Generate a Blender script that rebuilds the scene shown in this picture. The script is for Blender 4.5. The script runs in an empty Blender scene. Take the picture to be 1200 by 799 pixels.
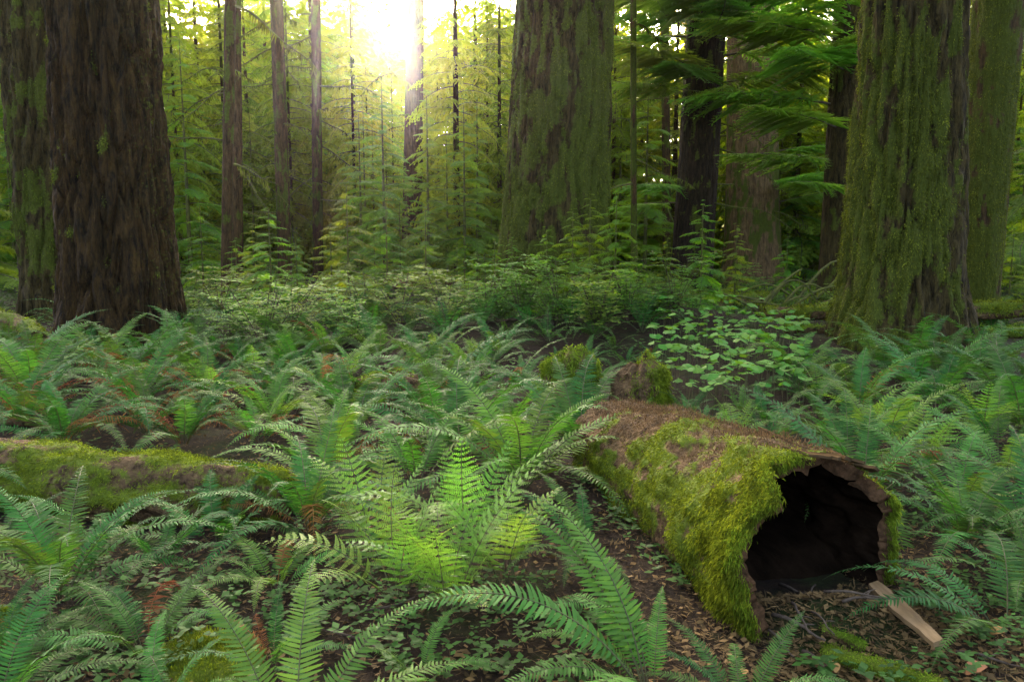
import bpy, math, random
import numpy as np
from mathutils import Vector, Matrix

# ------------------------------------------------------------------ camera, sky, sun, exposure
scene = bpy.context.scene
COL = scene.collection
R = math.radians
CAM_H = 1.6
FPX = 933.0                       # focal length in pixels of the 1200 px wide photograph (28 mm)
PITCH = R(7.3)                    # camera looks down by this much
cam_d = bpy.data.cameras.new('camera')
cam_d.sensor_width = 36.0
cam_d.lens = 36.0 * FPX / 1200.0
cam_d.clip_end = 2000.0
cam_d.clip_start = 0.05
cam_d.dof.use_dof = True
cam_d.dof.focus_distance = 5.2
cam_d.dof.aperture_fstop = 7.0
cam = bpy.data.objects.new('camera', cam_d)
COL.objects.link(cam)
cam.location = (0, 0, CAM_H)
cam.rotation_euler = (R(90) - PITCH, 0, 0)
scene.camera = cam

SUN_EL, SUN_AZ = R(13.9), R(-7.6)     # azimuth clockwise from +Y
world = bpy.data.worlds.new('World')
scene.world = world
world.use_nodes = True
wn = world.node_tree.nodes
wl = world.node_tree.links
wn.clear()
sky = wn.new('ShaderNodeTexSky')
sky.sky_type = 'NISHITA'
sky.sun_disc = False
sky.sun_elevation = SUN_EL
sky.sun_rotation = SUN_AZ
sky.air_density = 0.4
sky.dust_density = 8.0
sky.ozone_density = 0.0
bg = wn.new('ShaderNodeBackground')
bg.inputs['Strength'].default_value = 0.15
wo = wn.new('ShaderNodeOutputWorld')
wl.new(sky.outputs[0], bg.inputs[0])
wl.new(bg.outputs[0], wo.inputs[0])

SUN_DIR = Vector((math.sin(SUN_AZ) * math.cos(SUN_EL), math.cos(SUN_AZ) * math.cos(SUN_EL), math.sin(SUN_EL)))
sun_d = bpy.data.lights.new('sun', 'SUN')
sun_d.energy = 5.0
sun_d.angle = R(0.5)
sun_d.color = (1.0, 0.88, 0.62)
sun = bpy.data.objects.new('sun', sun_d)
COL.objects.link(sun)
sun.rotation_euler = SUN_DIR.to_track_quat('Z', 'Y').to_euler()
sun.location = SUN_DIR * 100

scene.view_settings.view_transform = 'Standard'
scene.view_settings.look = 'None'
scene.view_settings.gamma = 1.0
scene.view_settings.use_curve_mapping = False
scene.view_settings.exposure = 3.95
scene.render.engine = 'CYCLES'
scene.cycles.use_denoising = True
scene.cycles.use_adaptive_sampling = False
scene.cycles.max_bounces = 6
scene.cycles.diffuse_bounces = 2
scene.cycles.glossy_bounces = 2
scene.cycles.transmission_bounces = 4
scene.cycles.volume_bounces = 0
scene.cycles.transparent_max_bounces = 6
scene.cycles.sample_clamp_indirect = 6.0

random.seed(11)
rng = np.random.default_rng(11)

# ------------------------------------------------------------------ numeric helpers
def _hash(ix, iy, iz, seed):
    h = (ix.astype(np.int64) * 374761393 + iy.astype(np.int64) * 668265263 + iz.astype(np.int64) * 2147483647 + seed * 974634541) & 0xFFFFFFFF
    h = ((h ^ (h >> 13)) * 1274126177) & 0xFFFFFFFF
    h = ((h ^ (h >> 16)) * 2246822519) & 0xFFFFFFFF
    h = h ^ (h >> 15)
    return (h & 0xFFFFFF) / float(0xFFFFFF)

def vnoise(P, seed=0):
    P = np.asarray(P, float)
    I = np.floor(P)
    F = P - I
    F = F * F * (3 - 2 * F)
    x, y, z = I[..., 0], I[..., 1], I[..., 2]
    fx, fy, fz = F[..., 0], F[..., 1], F[..., 2]
    def c(a, b, d):
        return _hash(x + a, y + b, z + d, seed)
    x00 = c(0, 0, 0) * (1 - fx) + c(1, 0, 0) * fx
    x10 = c(0, 1, 0) * (1 - fx) + c(1, 1, 0) * fx
    x01 = c(0, 0, 1) * (1 - fx) + c(1, 0, 1) * fx
    x11 = c(0, 1, 1) * (1 - fx) + c(1, 1, 1) * fx
    return (x00 * (1 - fy) + x10 * fy) * (1 - fz) + (x01 * (1 - fy) + x11 * fy) * fz

def fbm(P, seed=0, octv=4):
    P = np.asarray(P, float)
    a, s, t = 1.0, 0.0, 0.0
    for k in range(octv):
        s = s + a * vnoise(P * 2 ** k, seed + k * 17)
        t += a
        a *= 0.5
    return s / t

def unit(v):
    v = np.asarray(v, float)
    return v / (np.linalg.norm(v, axis=-1, keepdims=True) + 1e-12)

# mounds of the forest floor: x, y, sx, sy, height
MOUNDS = []
def ground_z(x, y):
    x = np.asarray(x, float); y = np.asarray(y, float)
    P = np.stack([x * 0.45, y * 0.45, np.zeros_like(x)], -1)
    z = (fbm(P, 5, 3) - 0.5) * 0.22
    P2 = np.stack([x * 2.3, y * 2.3, np.zeros_like(x)], -1)
    z = z + (fbm(P2, 9, 3) - 0.5) * 0.07
    for mx, my, sx, sy, h in MOUNDS:
        z = z + h * np.exp(-((x - mx) / sx) ** 2 - ((y - my) / sy) ** 2)
    return z

def gz(x, y):
    return float(ground_z(np.array([x]), np.array([y]))[0])

def ray(px, py):
    a = (px - 600) / FPX
    b = (399.5 - py) / FPX
    return np.array([a, math.cos(PITCH) + b * math.sin(PITCH), -math.sin(PITCH) + b * math.cos(PITCH)])

def at_depth(px, py, Y):
    d = ray(px, py)
    return np.array([0, 0, CAM_H]) + d * (Y / d[1])

def to_ground(px, py):
    d = ray(px, py)
    z = 0.0
    for _ in range(3):
        t = (z - CAM_H) / d[2]
        p = d * t
        z = gz(p[0], p[1])
    return np.array([p[0], p[1], z])

def ground_at(px, Y):
    x = (px - 600) / FPX * Y      # near enough for a column at ground distance Y
    x = (px - 600) / FPX * (Y * math.cos(PITCH) + CAM_H * math.sin(PITCH))
    return np.array([x, Y, gz(x, Y)])

MOUNDS += [(2.6, 13.5, 2.2, 1.3, 0.45), (0.4, 12.0, 2.4, 1.6, 0.30), (-4.5, 12.3, 2.2, 1.6, 0.28), (-0.4, 19.0, 5.0, 2.5, 0.2),
           (5.8, 11.6, 1.5, 1.2, 0.25), (1.30, 3.10, 0.34, 0.13, 0.10), (1.25, 3.75, 0.3, 0.4, -0.06), (-1.9, 3.9, 1.2, 0.9, 0.05)]

# ------------------------------------------------------------------ mesh helpers
class MB:
    def __init__(self):
        self.v, self.t, self.m, self.n, self.att = [], [], [], 0, []
    def add(self, V, T, mat=0, att=None):
        V = np.asarray(V, float).reshape(-1, 3)
        T = np.asarray(T, np.int64).reshape(-1, 3)
        self.v.append(V); self.t.append(T + self.n)
        self.m.append(np.full(len(T), mat, np.int32))
        self.att.append(np.full(len(V), 0.0) if att is None else np.asarray(att, float))
        self.n += len(V)
    def arrays(self):
        return np.concatenate(self.v), np.concatenate(self.t), np.concatenate(self.m)
    def mesh(self, name, mats, smooth=True, attr=None):
        V, T, M = self.arrays()
        me = bpy.data.meshes.new(name)
        me.vertices.add(len(V)); me.vertices.foreach_set('co', V.astype(np.float32).ravel())
        me.loops.add(len(T) * 3); me.loops.foreach_set('vertex_index', T.astype(np.int32).ravel())
        me.polygons.add(len(T)); me.polygons.foreach_set('loop_start', (np.arange(len(T)) * 3).astype(np.int32))
        for m in (mats if isinstance(mats, (list, tuple)) else [mats]):
            me.materials.append(m)
        me.polygons.foreach_set('material_index', M)
        me.polygons.foreach_set('use_smooth', np.full(len(T), smooth, bool))
        if attr:
            a = me.attributes.new(attr, 'FLOAT', 'POINT')
            a.data.foreach_set('value', np.concatenate(self.att).astype(np.float32))
        me.update(calc_edges=True)
        return me

def tube(mb, P, rad, ns=6, mat=0, cap=True, wob=0.0):
    P = np.asarray(P, float); n = len(P)
    rad = np.broadcast_to(np.asarray(rad, float), (n,))
    T = unit(np.gradient(P, axis=0))
    ref = np.array([0.0, 0.0, 1.0]) if abs(T[0, 2]) < 0.9 else np.array([1.0, 0, 0])
    A = unit(np.cross(T, ref)); B = np.cross(T, A)
    th = np.arange(ns) * 2 * np.pi / ns
    ring = A[:, None, :] * np.cos(th)[None, :, None] + B[:, None, :] * np.sin(th)[None, :, None]
    rr = rad[:, None, None] * (1 + wob * (rng.random((n, ns, 1)) - 0.5))
    V = (P[:, None, :] + ring * rr).reshape(-1, 3)
    i = np.arange(n - 1)[:, None] * ns; j = np.arange(ns)[None, :]; k = (j + 1) % ns
    a, b, c, d = i + j, i + k, i + ns + k, i + ns + j
    F = np.concatenate([np.stack([a, b, c], -1).reshape(-1, 3), np.stack([a, c, d], -1).reshape(-1, 3)])
    V = np.concatenate([V, P[:1], P[-1:]])
    if cap:
        j = np.arange(ns); k = (j + 1) % ns
        F = np.concatenate([F, np.stack([np.full(ns, n * ns), k, j], -1), np.stack([np.full(ns, n * ns + 1), (n - 1) * ns + j, (n - 1) * ns + k], -1)])
    mb.add(V, F, mat)

def ob(name, me, parent=None, loc=(0, 0, 0), rot=(0, 0, 0), scale=1.0):
    o = bpy.data.objects.new(name, me)
    COL.objects.link(o)
    o.parent = parent
    o.location = tuple(float(c) for c in loc)
    o.rotation_euler = rot
    o.scale = (scale, scale, scale) if np.isscalar(scale) else scale
    return o

def tag(o, label, cat, group=None, kind=None):
    o['label'] = label
    o['category'] = cat
    if group: o['group'] = group
    if kind: o['kind'] = kind
    return o

def thing(name, label, cat, loc=(0, 0, 0), rotz=0.0, group=None):
    return tag(ob(name, None, None, loc, (0, 0, rotz)), label, cat, group)

# ------------------------------------------------------------------ materials
def nodes_of(name):
    m = bpy.data.materials.new(name)
    m.use_nodes = True
    nt = m.node_tree
    nt.nodes.clear()
    return m, nt, nt.nodes.new('ShaderNodeOutputMaterial')

def leaf_mat(name, col, trans, var=0.35, hue=0.03, rough=0.5, tfac=0.4, spec=0.35, island=0.5, patch=0.0):
    m, nt, out = nodes_of(name)
    N, L = nt.nodes, nt.links
    oi = N.new('ShaderNodeObjectInfo'); ge = N.new('ShaderNodeNewGeometry')
    def hsv(c):
        h = N.new('ShaderNodeHueSaturation'); h.inputs['Color'].default_value = (*c, 1)
        mh = N.new('ShaderNodeMapRange'); mh.inputs['To Min'].default_value = 0.5 - hue; mh.inputs['To Max'].default_value = 0.5 + hue
        L.new(oi.outputs['Random'], mh.inputs['Value']); L.new(mh.outputs[0], h.inputs['Hue'])
        mx = N.new('ShaderNodeMix'); mx.inputs['Factor'].default_value = island
        mul = N.new('ShaderNodeMath'); mul.operation = 'MULTIPLY'; mul.inputs[1].default_value = 7.31
        fr = N.new('ShaderNodeMath'); fr.operation = 'FRACT'
        L.new(oi.outputs['Random'], mul.inputs[0]); L.new(mul.outputs[0], fr.inputs[0])
        L.new(fr.outputs[0], mx.inputs['A']); L.new(ge.outputs['Random Per Island'], mx.inputs['B'])
        mv = N.new('ShaderNodeMapRange'); mv.inputs['To Min'].default_value = 1 - var; mv.inputs['To Max'].default_value = 1 + var
        L.new(mx.outputs['Result'], mv.inputs['Value'])
        if patch:
            tc = N.new('ShaderNodeTexCoord'); nz = N.new('ShaderNodeTexNoise'); nz.inputs['Scale'].default_value = patch; nz.inputs['Detail'].default_value = 4
            L.new(tc.outputs['Object'], nz.inputs['Vector'])
            mr = N.new('ShaderNodeMapRange'); mr.inputs['From Min'].default_value = 0.3; mr.inputs['From Max'].default_value = 0.7; mr.inputs['To Min'].default_value = 0.45; mr.inputs['To Max'].default_value = 1.4
            L.new(nz.outputs[0], mr.inputs['Value'])
            pm = N.new('ShaderNodeMath'); pm.operation = 'MULTIPLY'; L.new(mv.outputs[0], pm.inputs[0]); L.new(mr.outputs[0], pm.inputs[1]); L.new(pm.outputs[0], h.inputs['Value'])
        else:
            L.new(mv.outputs[0], h.inputs['Value'])
        return h
    a, b = hsv(col), hsv(trans)
    p = N.new('ShaderNodeBsdfPrincipled'); p.inputs['Roughness'].default_value = rough; p.inputs['Specular IOR Level'].default_value = spec
    t = N.new('ShaderNodeBsdfTranslucent')
    mix = N.new('ShaderNodeMixShader'); mix.inputs[0].default_value = tfac
    L.new(a.outputs[0], p.inputs['Base Color']); L.new(b.outputs[0], t.inputs['Color'])
    L.new(p.outputs[0], mix.inputs[1]); L.new(t.outputs[0], mix.inputs[2]); L.new(mix.outputs[0], out.inputs['Surface'])
    return m

def solid_mat(name, c1, c2, scale=8.0, rough=0.85, bump=0.4, bscale=40.0, stretch=(1, 1, 1), dist=0.01):
    m, nt, out = nodes_of(name)
    N, L = nt.nodes, nt.links
    tc = N.new('ShaderNodeTexCoord'); mp = N.new('ShaderNodeMapping'); mp.inputs['Scale'].default_value = stretch
    L.new(tc.outputs['Object'], mp.inputs[0])
    nz = N.new('ShaderNodeTexNoise'); nz.inputs['Scale'].default_value = scale; nz.inputs['Detail'].default_value = 6; nz.inputs['Roughness'].default_value = 0.65
    L.new(mp.outputs[0], nz.inputs['Vector'])
    cr = N.new('ShaderNodeValToRGB'); cr.color_ramp.elements[0].position = 0.32; cr.color_ramp.elements[1].position = 0.7
    cr.color_ramp.elements[0].color = (*c1, 1); cr.color_ramp.elements[1].color = (*c2, 1)
    L.new(nz.outputs[0], cr.inputs[0])
    p = N.new('ShaderNodeBsdfPrincipled'); p.inputs['Roughness'].default_value = rough; p.inputs['Specular IOR Level'].default_value = 0.0 if rough > 0.9 else 0.2
    nb = N.new('ShaderNodeTexNoise'); nb.inputs['Scale'].default_value = bscale; nb.inputs['Detail'].default_value = 5
    L.new(mp.outputs[0], nb.inputs['Vector'])
    bp = N.new('ShaderNodeBump'); bp.inputs['Strength'].default_value = bump; bp.inputs['Distance'].default_value = dist
    L.new(nb.outputs[0], bp.inputs['Height']); L.new(bp.outputs[0], p.inputs['Normal'])
    L.new(cr.outputs[0], p.inputs['Base Color']); L.new(p.outputs[0], out.inputs['Surface'])
    return m

def bark_mat(name, dark, light, moss, vstretch=0.2, scale=17.0):
    """Bark with a moss layer where the mesh carries the moss attribute."""
    m, nt, out = nodes_of(name)
    N, L = nt.nodes, nt.links
    tc = N.new('ShaderNodeTexCoord'); mp = N.new('ShaderNodeMapping'); mp.inputs['Scale'].default_value = (1, 1, vstretch)
    L.new(tc.outputs['Object'], mp.inputs[0])
    nz = N.new('ShaderNodeTexNoise'); nz.inputs['Scale'].default_value = scale; nz.inputs['Detail'].default_value = 10; nz.inputs['Roughness'].default_value = 0.75
    L.new(mp.outputs[0], nz.inputs['Vector'])
    cr = N.new('ShaderNodeValToRGB'); cr.color_ramp.elements[0].position = 0.38; cr.color_ramp.elements[1].position = 0.66
    cr.color_ramp.elements[0].color = (*dark, 1); cr.color_ramp.elements[1].color = (*light, 1)
    L.new(nz.outputs[0], cr.inputs[0])
    at = N.new('ShaderNodeAttribute'); at.attribute_name = 'moss'
    n2 = N.new('ShaderNodeTexNoise'); n2.inputs['Scale'].default_value = 22; n2.inputs['Detail'].default_value = 5
    L.new(tc.outputs['Object'], n2.inputs['Vector'])
    ad = N.new('ShaderNodeMath'); ad.operation = 'ADD'; L.new(at.outputs['Fac'], ad.inputs[0])
    sb = N.new('ShaderNodeMath'); sb.operation = 'SUBTRACT'; sb.inputs[1].default_value = 0.5; L.new(n2.outputs[0], sb.inputs[0]); L.new(sb.outputs[0], ad.inputs[1])
    mr = N.new('ShaderNodeMapRange'); mr.inputs['From Min'].default_value = 0.35; mr.inputs['From Max'].default_value = 0.6; L.new(ad.outputs[0], mr.inputs['Value'])
    mo = N.new('ShaderNodeHueSaturation'); mo.inputs['Color'].default_value = (*moss, 1)
    mv = N.new('ShaderNodeMapRange'); mv.inputs['To Min'].default_value = 0.45; mv.inputs['To Max'].default_value = 1.5; L.new(n2.outputs[0], mv.inputs['Value']); L.new(mv.outputs[0], mo.inputs['Value'])
    mx = N.new('ShaderNodeMix'); mx.data_type = 'RGBA'
    L.new(mr.outputs[0], mx.inputs[0]); L.new(cr.outputs[0], mx.inputs[6]); L.new(mo.outputs[0], mx.inputs[7])
    p = N.new('ShaderNodeBsdfPrincipled'); p.inputs['Roughness'].default_value = 0.9; p.inputs['Specular IOR Level'].default_value = 0.15
    nb = N.new('ShaderNodeTexNoise'); nb.inputs['Scale'].default_value = scale * 3; nb.inputs['Detail'].default_value = 6
    L.new(mp.outputs[0], nb.inputs['Vector'])
    bp = N.new('ShaderNodeBump'); bp.inputs['Strength'].default_value = 0.9; bp.inputs['Distance'].default_value = 0.06
    L.new(nb.outputs[0], bp.inputs['Height']); L.new(bp.outputs[0], p.inputs['Normal'])
    L.new(mx.outputs[2], p.inputs['Base Color']); L.new(p.outputs[0], out.inputs['Surface'])
    return m

MOSSC = (0.060, 0.071, 0.007)
M = {
    'sword': leaf_mat('sword_fern_leaf', (0.042, 0.108, 0.020), (0.085, 0.21, 0.014), 0.55, 0.03, 0.65, 0.24, 0.1),
    'sword2': leaf_mat('sword_fern_leaf_young', (0.074, 0.16, 0.024), (0.13, 0.29, 0.016), 0.45, 0.03, 0.65, 0.26, 0.1),
    'lady': leaf_mat('lady_fern_leaf', (0.14, 0.265, 0.032), (0.20, 0.38, 0.026), 0.3, 0.025, 0.5, 0.4, 0.15),
    'dead': leaf_mat('dead_fern_leaf', (0.19, 0.078, 0.022), (0.24, 0.10, 0.025), 0.4, 0.02, 0.8, 0.25, 0.1),
    'stem': solid_mat('fern_stem', (0.05, 0.06, 0.02), (0.10, 0.09, 0.03), 20, 0.6, 0.2),
    'needle': leaf_mat('hemlock_needles', (0.085, 0.16, 0.02), (0.29, 0.45, 0.016), 0.45, 0.03, 0.6, 0.45, 0.12),
    'needle_near': leaf_mat('hemlock_needles_near', (0.11, 0.215, 0.03), (0.24, 0.44, 0.024), 0.4, 0.03, 0.6, 0.45, 0.12),
    'needle_y': leaf_mat('mossy_needles', (0.125, 0.165, 0.016), (0.34, 0.45, 0.016), 0.45, 0.03, 0.7, 0.5, 0.1),
    'needle_far': leaf_mat('far_foliage', (0.105, 0.16, 0.017), (0.37, 0.50, 0.016), 0.5, 0.03, 0.7, 0.5, 0.1, 0.8),
    'shrub': leaf_mat('shrub_leaf', (0.10, 0.20, 0.024), (0.22, 0.40, 0.018), 0.4, 0.03, 0.6, 0.42, 0.12),
    'shrub_pale': leaf_mat('pale_shrub_leaf', (0.10, 0.195, 0.02), (0.23, 0.40, 0.018), 0.4, 0.03, 0.6, 0.42, 0.12),
    'herb': leaf_mat('herb_leaf', (0.085, 0.22, 0.026), (0.16, 0.36, 0.02), 0.3, 0.02, 0.55, 0.35, 0.15),
    'cover': leaf_mat('ground_cover_leaf', (0.042, 0.11, 0.018), (0.09, 0.21, 0.014), 0.45, 0.03, 0.6, 0.35, 0.12, 0.9),
    'moss': leaf_mat('moss_strands', (0.135, 0.185, 0.012), (0.19, 0.26, 0.012), 0.6, 0.025, 0.85, 0.3, 0.08, 0.9, 9.0),
    'moss_dull': leaf_mat('trunk_moss_strands', (0.098, 0.118, 0.011), (0.13, 0.16, 0.011), 0.6, 0.025, 0.9, 0.25, 0.08, 0.9, 5.0),
    'litter': leaf_mat('leaf_litter', (0.12, 0.078, 0.026), (0.12, 0.07, 0.02), 0.65, 0.012, 0.8, 0.15, 0.15, 0.95),
    'twig': solid_mat('twig_bark', (0.04, 0.026, 0.016), (0.11, 0.08, 0.05), 14, 0.85, 0.5, 60),
    'twig_moss': solid_mat('mossy_twig', (0.05, 0.045, 0.018), (0.13, 0.14, 0.02), 9, 0.9, 0.5, 50),
    'plank': solid_mat('split_wood', (0.11, 0.068, 0.028), (0.30, 0.19, 0.085), 16, 0.75, 0.6, 40, (0.12, 1, 1)),
    'rot': solid_mat('rotten_wood', (0.028, 0.017, 0.008), (0.13, 0.084, 0.038), 9, 0.95, 0.8, 30, (0.5, 1, 1), 0.02),
    'rim': solid_mat('broken_rim_wood', (0.02, 0.012, 0.006), (0.11, 0.058, 0.026), 22, 0.95, 0.8, 60),
    'rot_shade': solid_mat('shade_black_inner_wood', (0.005, 0.0035, 0.002), (0.022, 0.013, 0.007), 7, 0.95, 0.8, 25, (0.3, 1, 1), 0.02),  # rotten wood, colour taken near black to hold the shade inside the log
    'stone': solid_mat('grey_stone', (0.12, 0.12, 0.12), (0.26, 0.26, 0.25), 20, 0.9, 0.5, 60),
    'dryleaf': leaf_mat('dry_leaf', (0.36, 0.17, 0.06), (0.3, 0.13, 0.04), 0.25, 0.02, 0.7, 0.25, 0.2),
    'bark_red': bark_mat('reddish_fir_bark', (0.005, 0.0032, 0.001), (0.060, 0.032, 0.006), MOSSC),
    'bark_grey': bark_mat('grey_fir_bark', (0.010, 0.007, 0.002), (0.082, 0.058, 0.014), MOSSC),
    'bark_far': bark_mat('brown_bark', (0.022, 0.013, 0.005), (0.10, 0.056, 0.020), MOSSC),
    'bark_tan': bark_mat('tan_fir_bark', (0.05, 0.03, 0.012), (0.20, 0.125, 0.05), MOSSC),
    'bark_dark': bark_mat('dark_bark', (0.009, 0.006, 0.003), (0.042, 0.026, 0.011), MOSSC),
    'log_bark': bark_mat('log_bark', (0.035, 0.020, 0.008), (0.20, 0.12, 0.048), (0.105, 0.14, 0.010), 1.0, 11.0),
}

# forest floor material: dark needle litter with moss and earth patches
def floor_mat():
    m, nt, out = nodes_of('forest_floor_litter')
    N, L = nt.nodes, nt.links
    tc = N.new('ShaderNodeTexCoord')
    def noise(s, d=6, r=0.6):
        n = N.new('ShaderNodeTexNoise'); n.inputs['Scale'].default_value = s; n.inputs['Detail'].default_value = d; n.inputs['Roughness'].default_value = r
        L.new(tc.outputs['Object'], n.inputs['Vector']); return n
    n1 = noise(18, 8, 0.75)
    c1 = N.new('ShaderNodeValToRGB'); e = c1.color_ramp.elements
    e[0].position = 0.3; e[0].color = (0.004, 0.0026, 0.0013, 1); e[1].position = 0.75; e[1].color = (0.042, 0.024, 0.010, 1)
    L.new(n1.outputs[0], c1.inputs[0])
    n2 = noise(1.1, 5, 0.65)
    mr = N.new('ShaderNodeMapRange'); mr.inputs['From Min'].default_value = 0.52; mr.inputs['From Max'].default_value = 0.62; L.new(n2.outputs[0], mr.inputs['Value'])
    c2 = N.new('ShaderNodeValToRGB'); e = c2.color_ramp.elements
    e[0].position = 0.3; e[0].color = (0.008, 0.011, 0.003, 1); e[1].position = 0.75; e[1].color = (0.042, 0.055, 0.009, 1)
    L.new(n1.outputs[0], c2.inputs[0])
    mx = N.new('ShaderNodeMix'); mx.data_type = 'RGBA'
    L.new(mr.outputs[0], mx.inputs[0]); L.new(c1.outputs[0], mx.inputs[6]); L.new(c2.outputs[0], mx.inputs[7])
    p = N.new('ShaderNodeBsdfPrincipled'); p.inputs['Roughness'].default_value = 0.95; p.inputs['Specular IOR Level'].default_value = 0.15
    nb = noise(60, 6, 0.7)
    bp = N.new('ShaderNodeBump'); bp.inputs['Strength'].default_value = 0.9; bp.inputs['Distance'].default_value = 0.02
    L.new(nb.outputs[0], bp.inputs['Height']); L.new(bp.outputs[0], p.inputs['Normal'])
    L.new(mx.outputs[2], p.inputs['Base Color']); L.new(p.outputs[0], out.inputs['Surface'])
    return m

# ------------------------------------------------------------------ ground
def build_ground():
    xs = np.concatenate([-np.geomspace(150, 6.5, 40), np.linspace(-6.2, 6.2, 150), np.geomspace(6.5, 150, 40)])
    ys = np.concatenate([[-60, -30, -15, -8, -4], np.linspace(-1, 12, 160), np.geomspace(12.3, 190, 70)])
    X, Y = np.meshgrid(xs, ys)
    Z = ground_z(X, Y)
    V = np.stack([X, Y, Z], -1).reshape(-1, 3)
    nx, ny = len(xs), len(ys)
    i = np.arange(ny - 1)[:, None] * nx; j = np.arange(nx - 1)[None, :]
    a, b, c, d = i + j, i + j + 1, i + nx + j + 1, i + nx + j
    mb = MB()
    mb.add(V, np.concatenate([np.stack([a, b, c], -1).reshape(-1, 3), np.stack([a, c, d], -1).reshape(-1, 3)]))
    o = ob('forest_floor', mb.mesh('forest_floor', floor_mat()))
    tag(o, 'brown needle litter floor of the forest with moss patches', 'ground', kind='structure')
build_ground()

# ------------------------------------------------------------------ fern fronds
def frond_curve(L, a0, a1, pw, sway, n=26):
    t = np.linspace(0, 1, n)
    a = a0 + (a1 - a0) * t ** pw
    yaw = sway * t ** 1.5
    D = np.stack([np.cos(a) * np.cos(yaw), np.cos(a) * np.sin(yaw), np.sin(a)], -1)
    P = np.concatenate([[[0, 0, 0]], np.cumsum((D[1:] + D[:-1]) / 2 * (L / (n - 1)), 0)])
    S = np.stack([-np.sin(yaw), np.cos(yaw), 0 * yaw], -1)
    Nn = np.cross(D, S)          # blade normal, up
    return t, P, D, S, Nn

def interp(t, tt, A):
    return np.stack([np.interp(t, tt, A[:, k]) for k in range(3)])

def sword_frond(seed, L, a0, a1, pw=1.2, mats=None, dead=False, npair=44, lean=False):
    r = random.Random(seed)
    tt, P, D, S, Nn = frond_curve(L, a0, a1, pw, r.uniform(-0.35, 0.35))
    mb = MB()
    if lean: tube(mb, P[::5], np.linspace(0.0042, 0.001, len(P[::5])), 3, 1, False)
    else: tube(mb, P, np.linspace(0.0042, 0.001, len(P)), 4, 1, False)
    W = L * r.uniform(0.085, 0.105)
    roll0 = r.uniform(-0.25, 0.25)
    for k in range(npair):
        t = 0.15 + 0.85 * (k / (npair - 1)) ** 0.93
        prof = min(1.0, 0.45 + (t - 0.15) * 5.5) * (1 - max(0, (t - 0.32) / 0.68) ** 1.7) * 0.97 + 0.03
        c, d, s0, n0 = interp(t, tt, P), interp(t, tt, D), interp(t, tt, S), interp(t, tt, Nn)
        ro = roll0 * t
        s = s0 * math.cos(ro) + n0 * math.sin(ro); nn = n0 * math.cos(ro) - s0 * math.sin(ro)
        for sg in (-1, 1):
            if dead and r.random() < 0.12: continue
            l = W * prof * r.uniform(0.9, 1.1)
            w = 0.0075 * (L / 0.9) * (0.45 + 0.55 * prof) * (0.8 if dead else 1)
            ph = 0.12 + 0.5 * t * t + r.uniform(-0.07, 0.07)
            tw = r.uniform(-0.35, 0.35) * (3 if dead else 1)
            lift = r.uniform(0.0, 0.28) * (1 if not dead else r.uniform(-3, 3))
            dirv = sg * s * math.cos(ph) + d * math.sin(ph) + nn * lift
            dirv /= np.linalg.norm(dirv)
            wd = d * math.cos(tw) + nn * math.sin(tw)
            sag = -nn * r.uniform(0.1, 0.35) * l * (2 if dead else 1) + d * 0.1 * l
            pts = []
            for q, wq in ((0.0, 0.75), (0.35, 1.0), (0.75, 0.62)):
                m_ = c + dirv * l * q + sag * q * q
                pts += [m_ - wd * w * wq, m_ + wd * w * wq]
            pts.append(c + dirv * l + sag)
            if lean:
                w *= 1.5; m_ = c + dirv * l * 0.4 + sag * 0.16
                mb.add([c, m_ - wd * w, c + dirv * l + sag, m_ + wd * w], [[0, 1, 2], [0, 2, 3]] if sg < 0 else [[0, 2, 1], [0, 3, 2]], 0)
                continue
            F = [[0, 2, 3], [0, 3, 1], [2, 4, 5], [2, 5, 3], [4, 6, 5]] if sg < 0 else [[0, 3, 2], [0, 1, 3], [2, 5, 4], [2, 3, 5], [4, 5, 6]]
            mb.add(pts, F, 0)
    return mb

def lady_frond(seed, L, a0, a1, pw=1.3):
    r = random.Random(seed)
    tt, P, D, S, Nn = frond_curve(L, a0, a1, pw, r.uniform(-0.3, 0.3))
    mb = MB()
    tube(mb, P, np.linspace(0.0034, 0.0008, len(P)), 4, 1, False)
    npair = 15
    for k in range(npair):
        t = 0.24 + 0.75 * (k / (npair - 1)) ** 0.9
        u = (t - 0.24) / 0.76
        l = L * 0.24 * min(1, 0.6 + u * 2.2) * (1 - u) ** 0.85 + 0.008
        c, d, s, n0 = interp(t, tt, P), interp(t, tt, D), interp(t, tt, S), interp(t, tt, Nn)
        for sg in (-1, 1):
            ph = 0.15 + 0.35 * u + r.uniform(-0.08, 0.08)
            lift = r.uniform(-0.05, 0.2)
            dv = unit(sg * s * math.cos(ph) + d * math.sin(ph) + n0 * lift)
            wv = unit(d - dv * float(np.dot(d, dv)))
            droop = -n0 * 0.18 * l + d * 0.08 * l
            n2 = max(3, int(l / 0.0095))
            w2 = min(0.0125, 0.004 + l * 0.09)
            for q in range(n2):
                v = (q + 0.6) / n2
                pc = c + dv * l * v + droop * v * v
                pl = w2 * (1 - v ** 1.6) * 1.15 + 0.003
                hw = l / n2 * 0.40
                for s2 in (-1, 1):
                    ax = unit(s2 * wv + dv * 0.45 + n0 * r.uniform(-0.2, 0.15))
                    m1 = pc + ax * pl * 0.5
                    mb.add([pc - dv * hw * 0.6, m1 - dv * hw, pc + ax * pl, m1 + dv * hw, pc + dv * hw * 0.6], [[0, 1, 3], [0, 3, 4], [1, 2, 3]], 0)
    return mb

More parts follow.
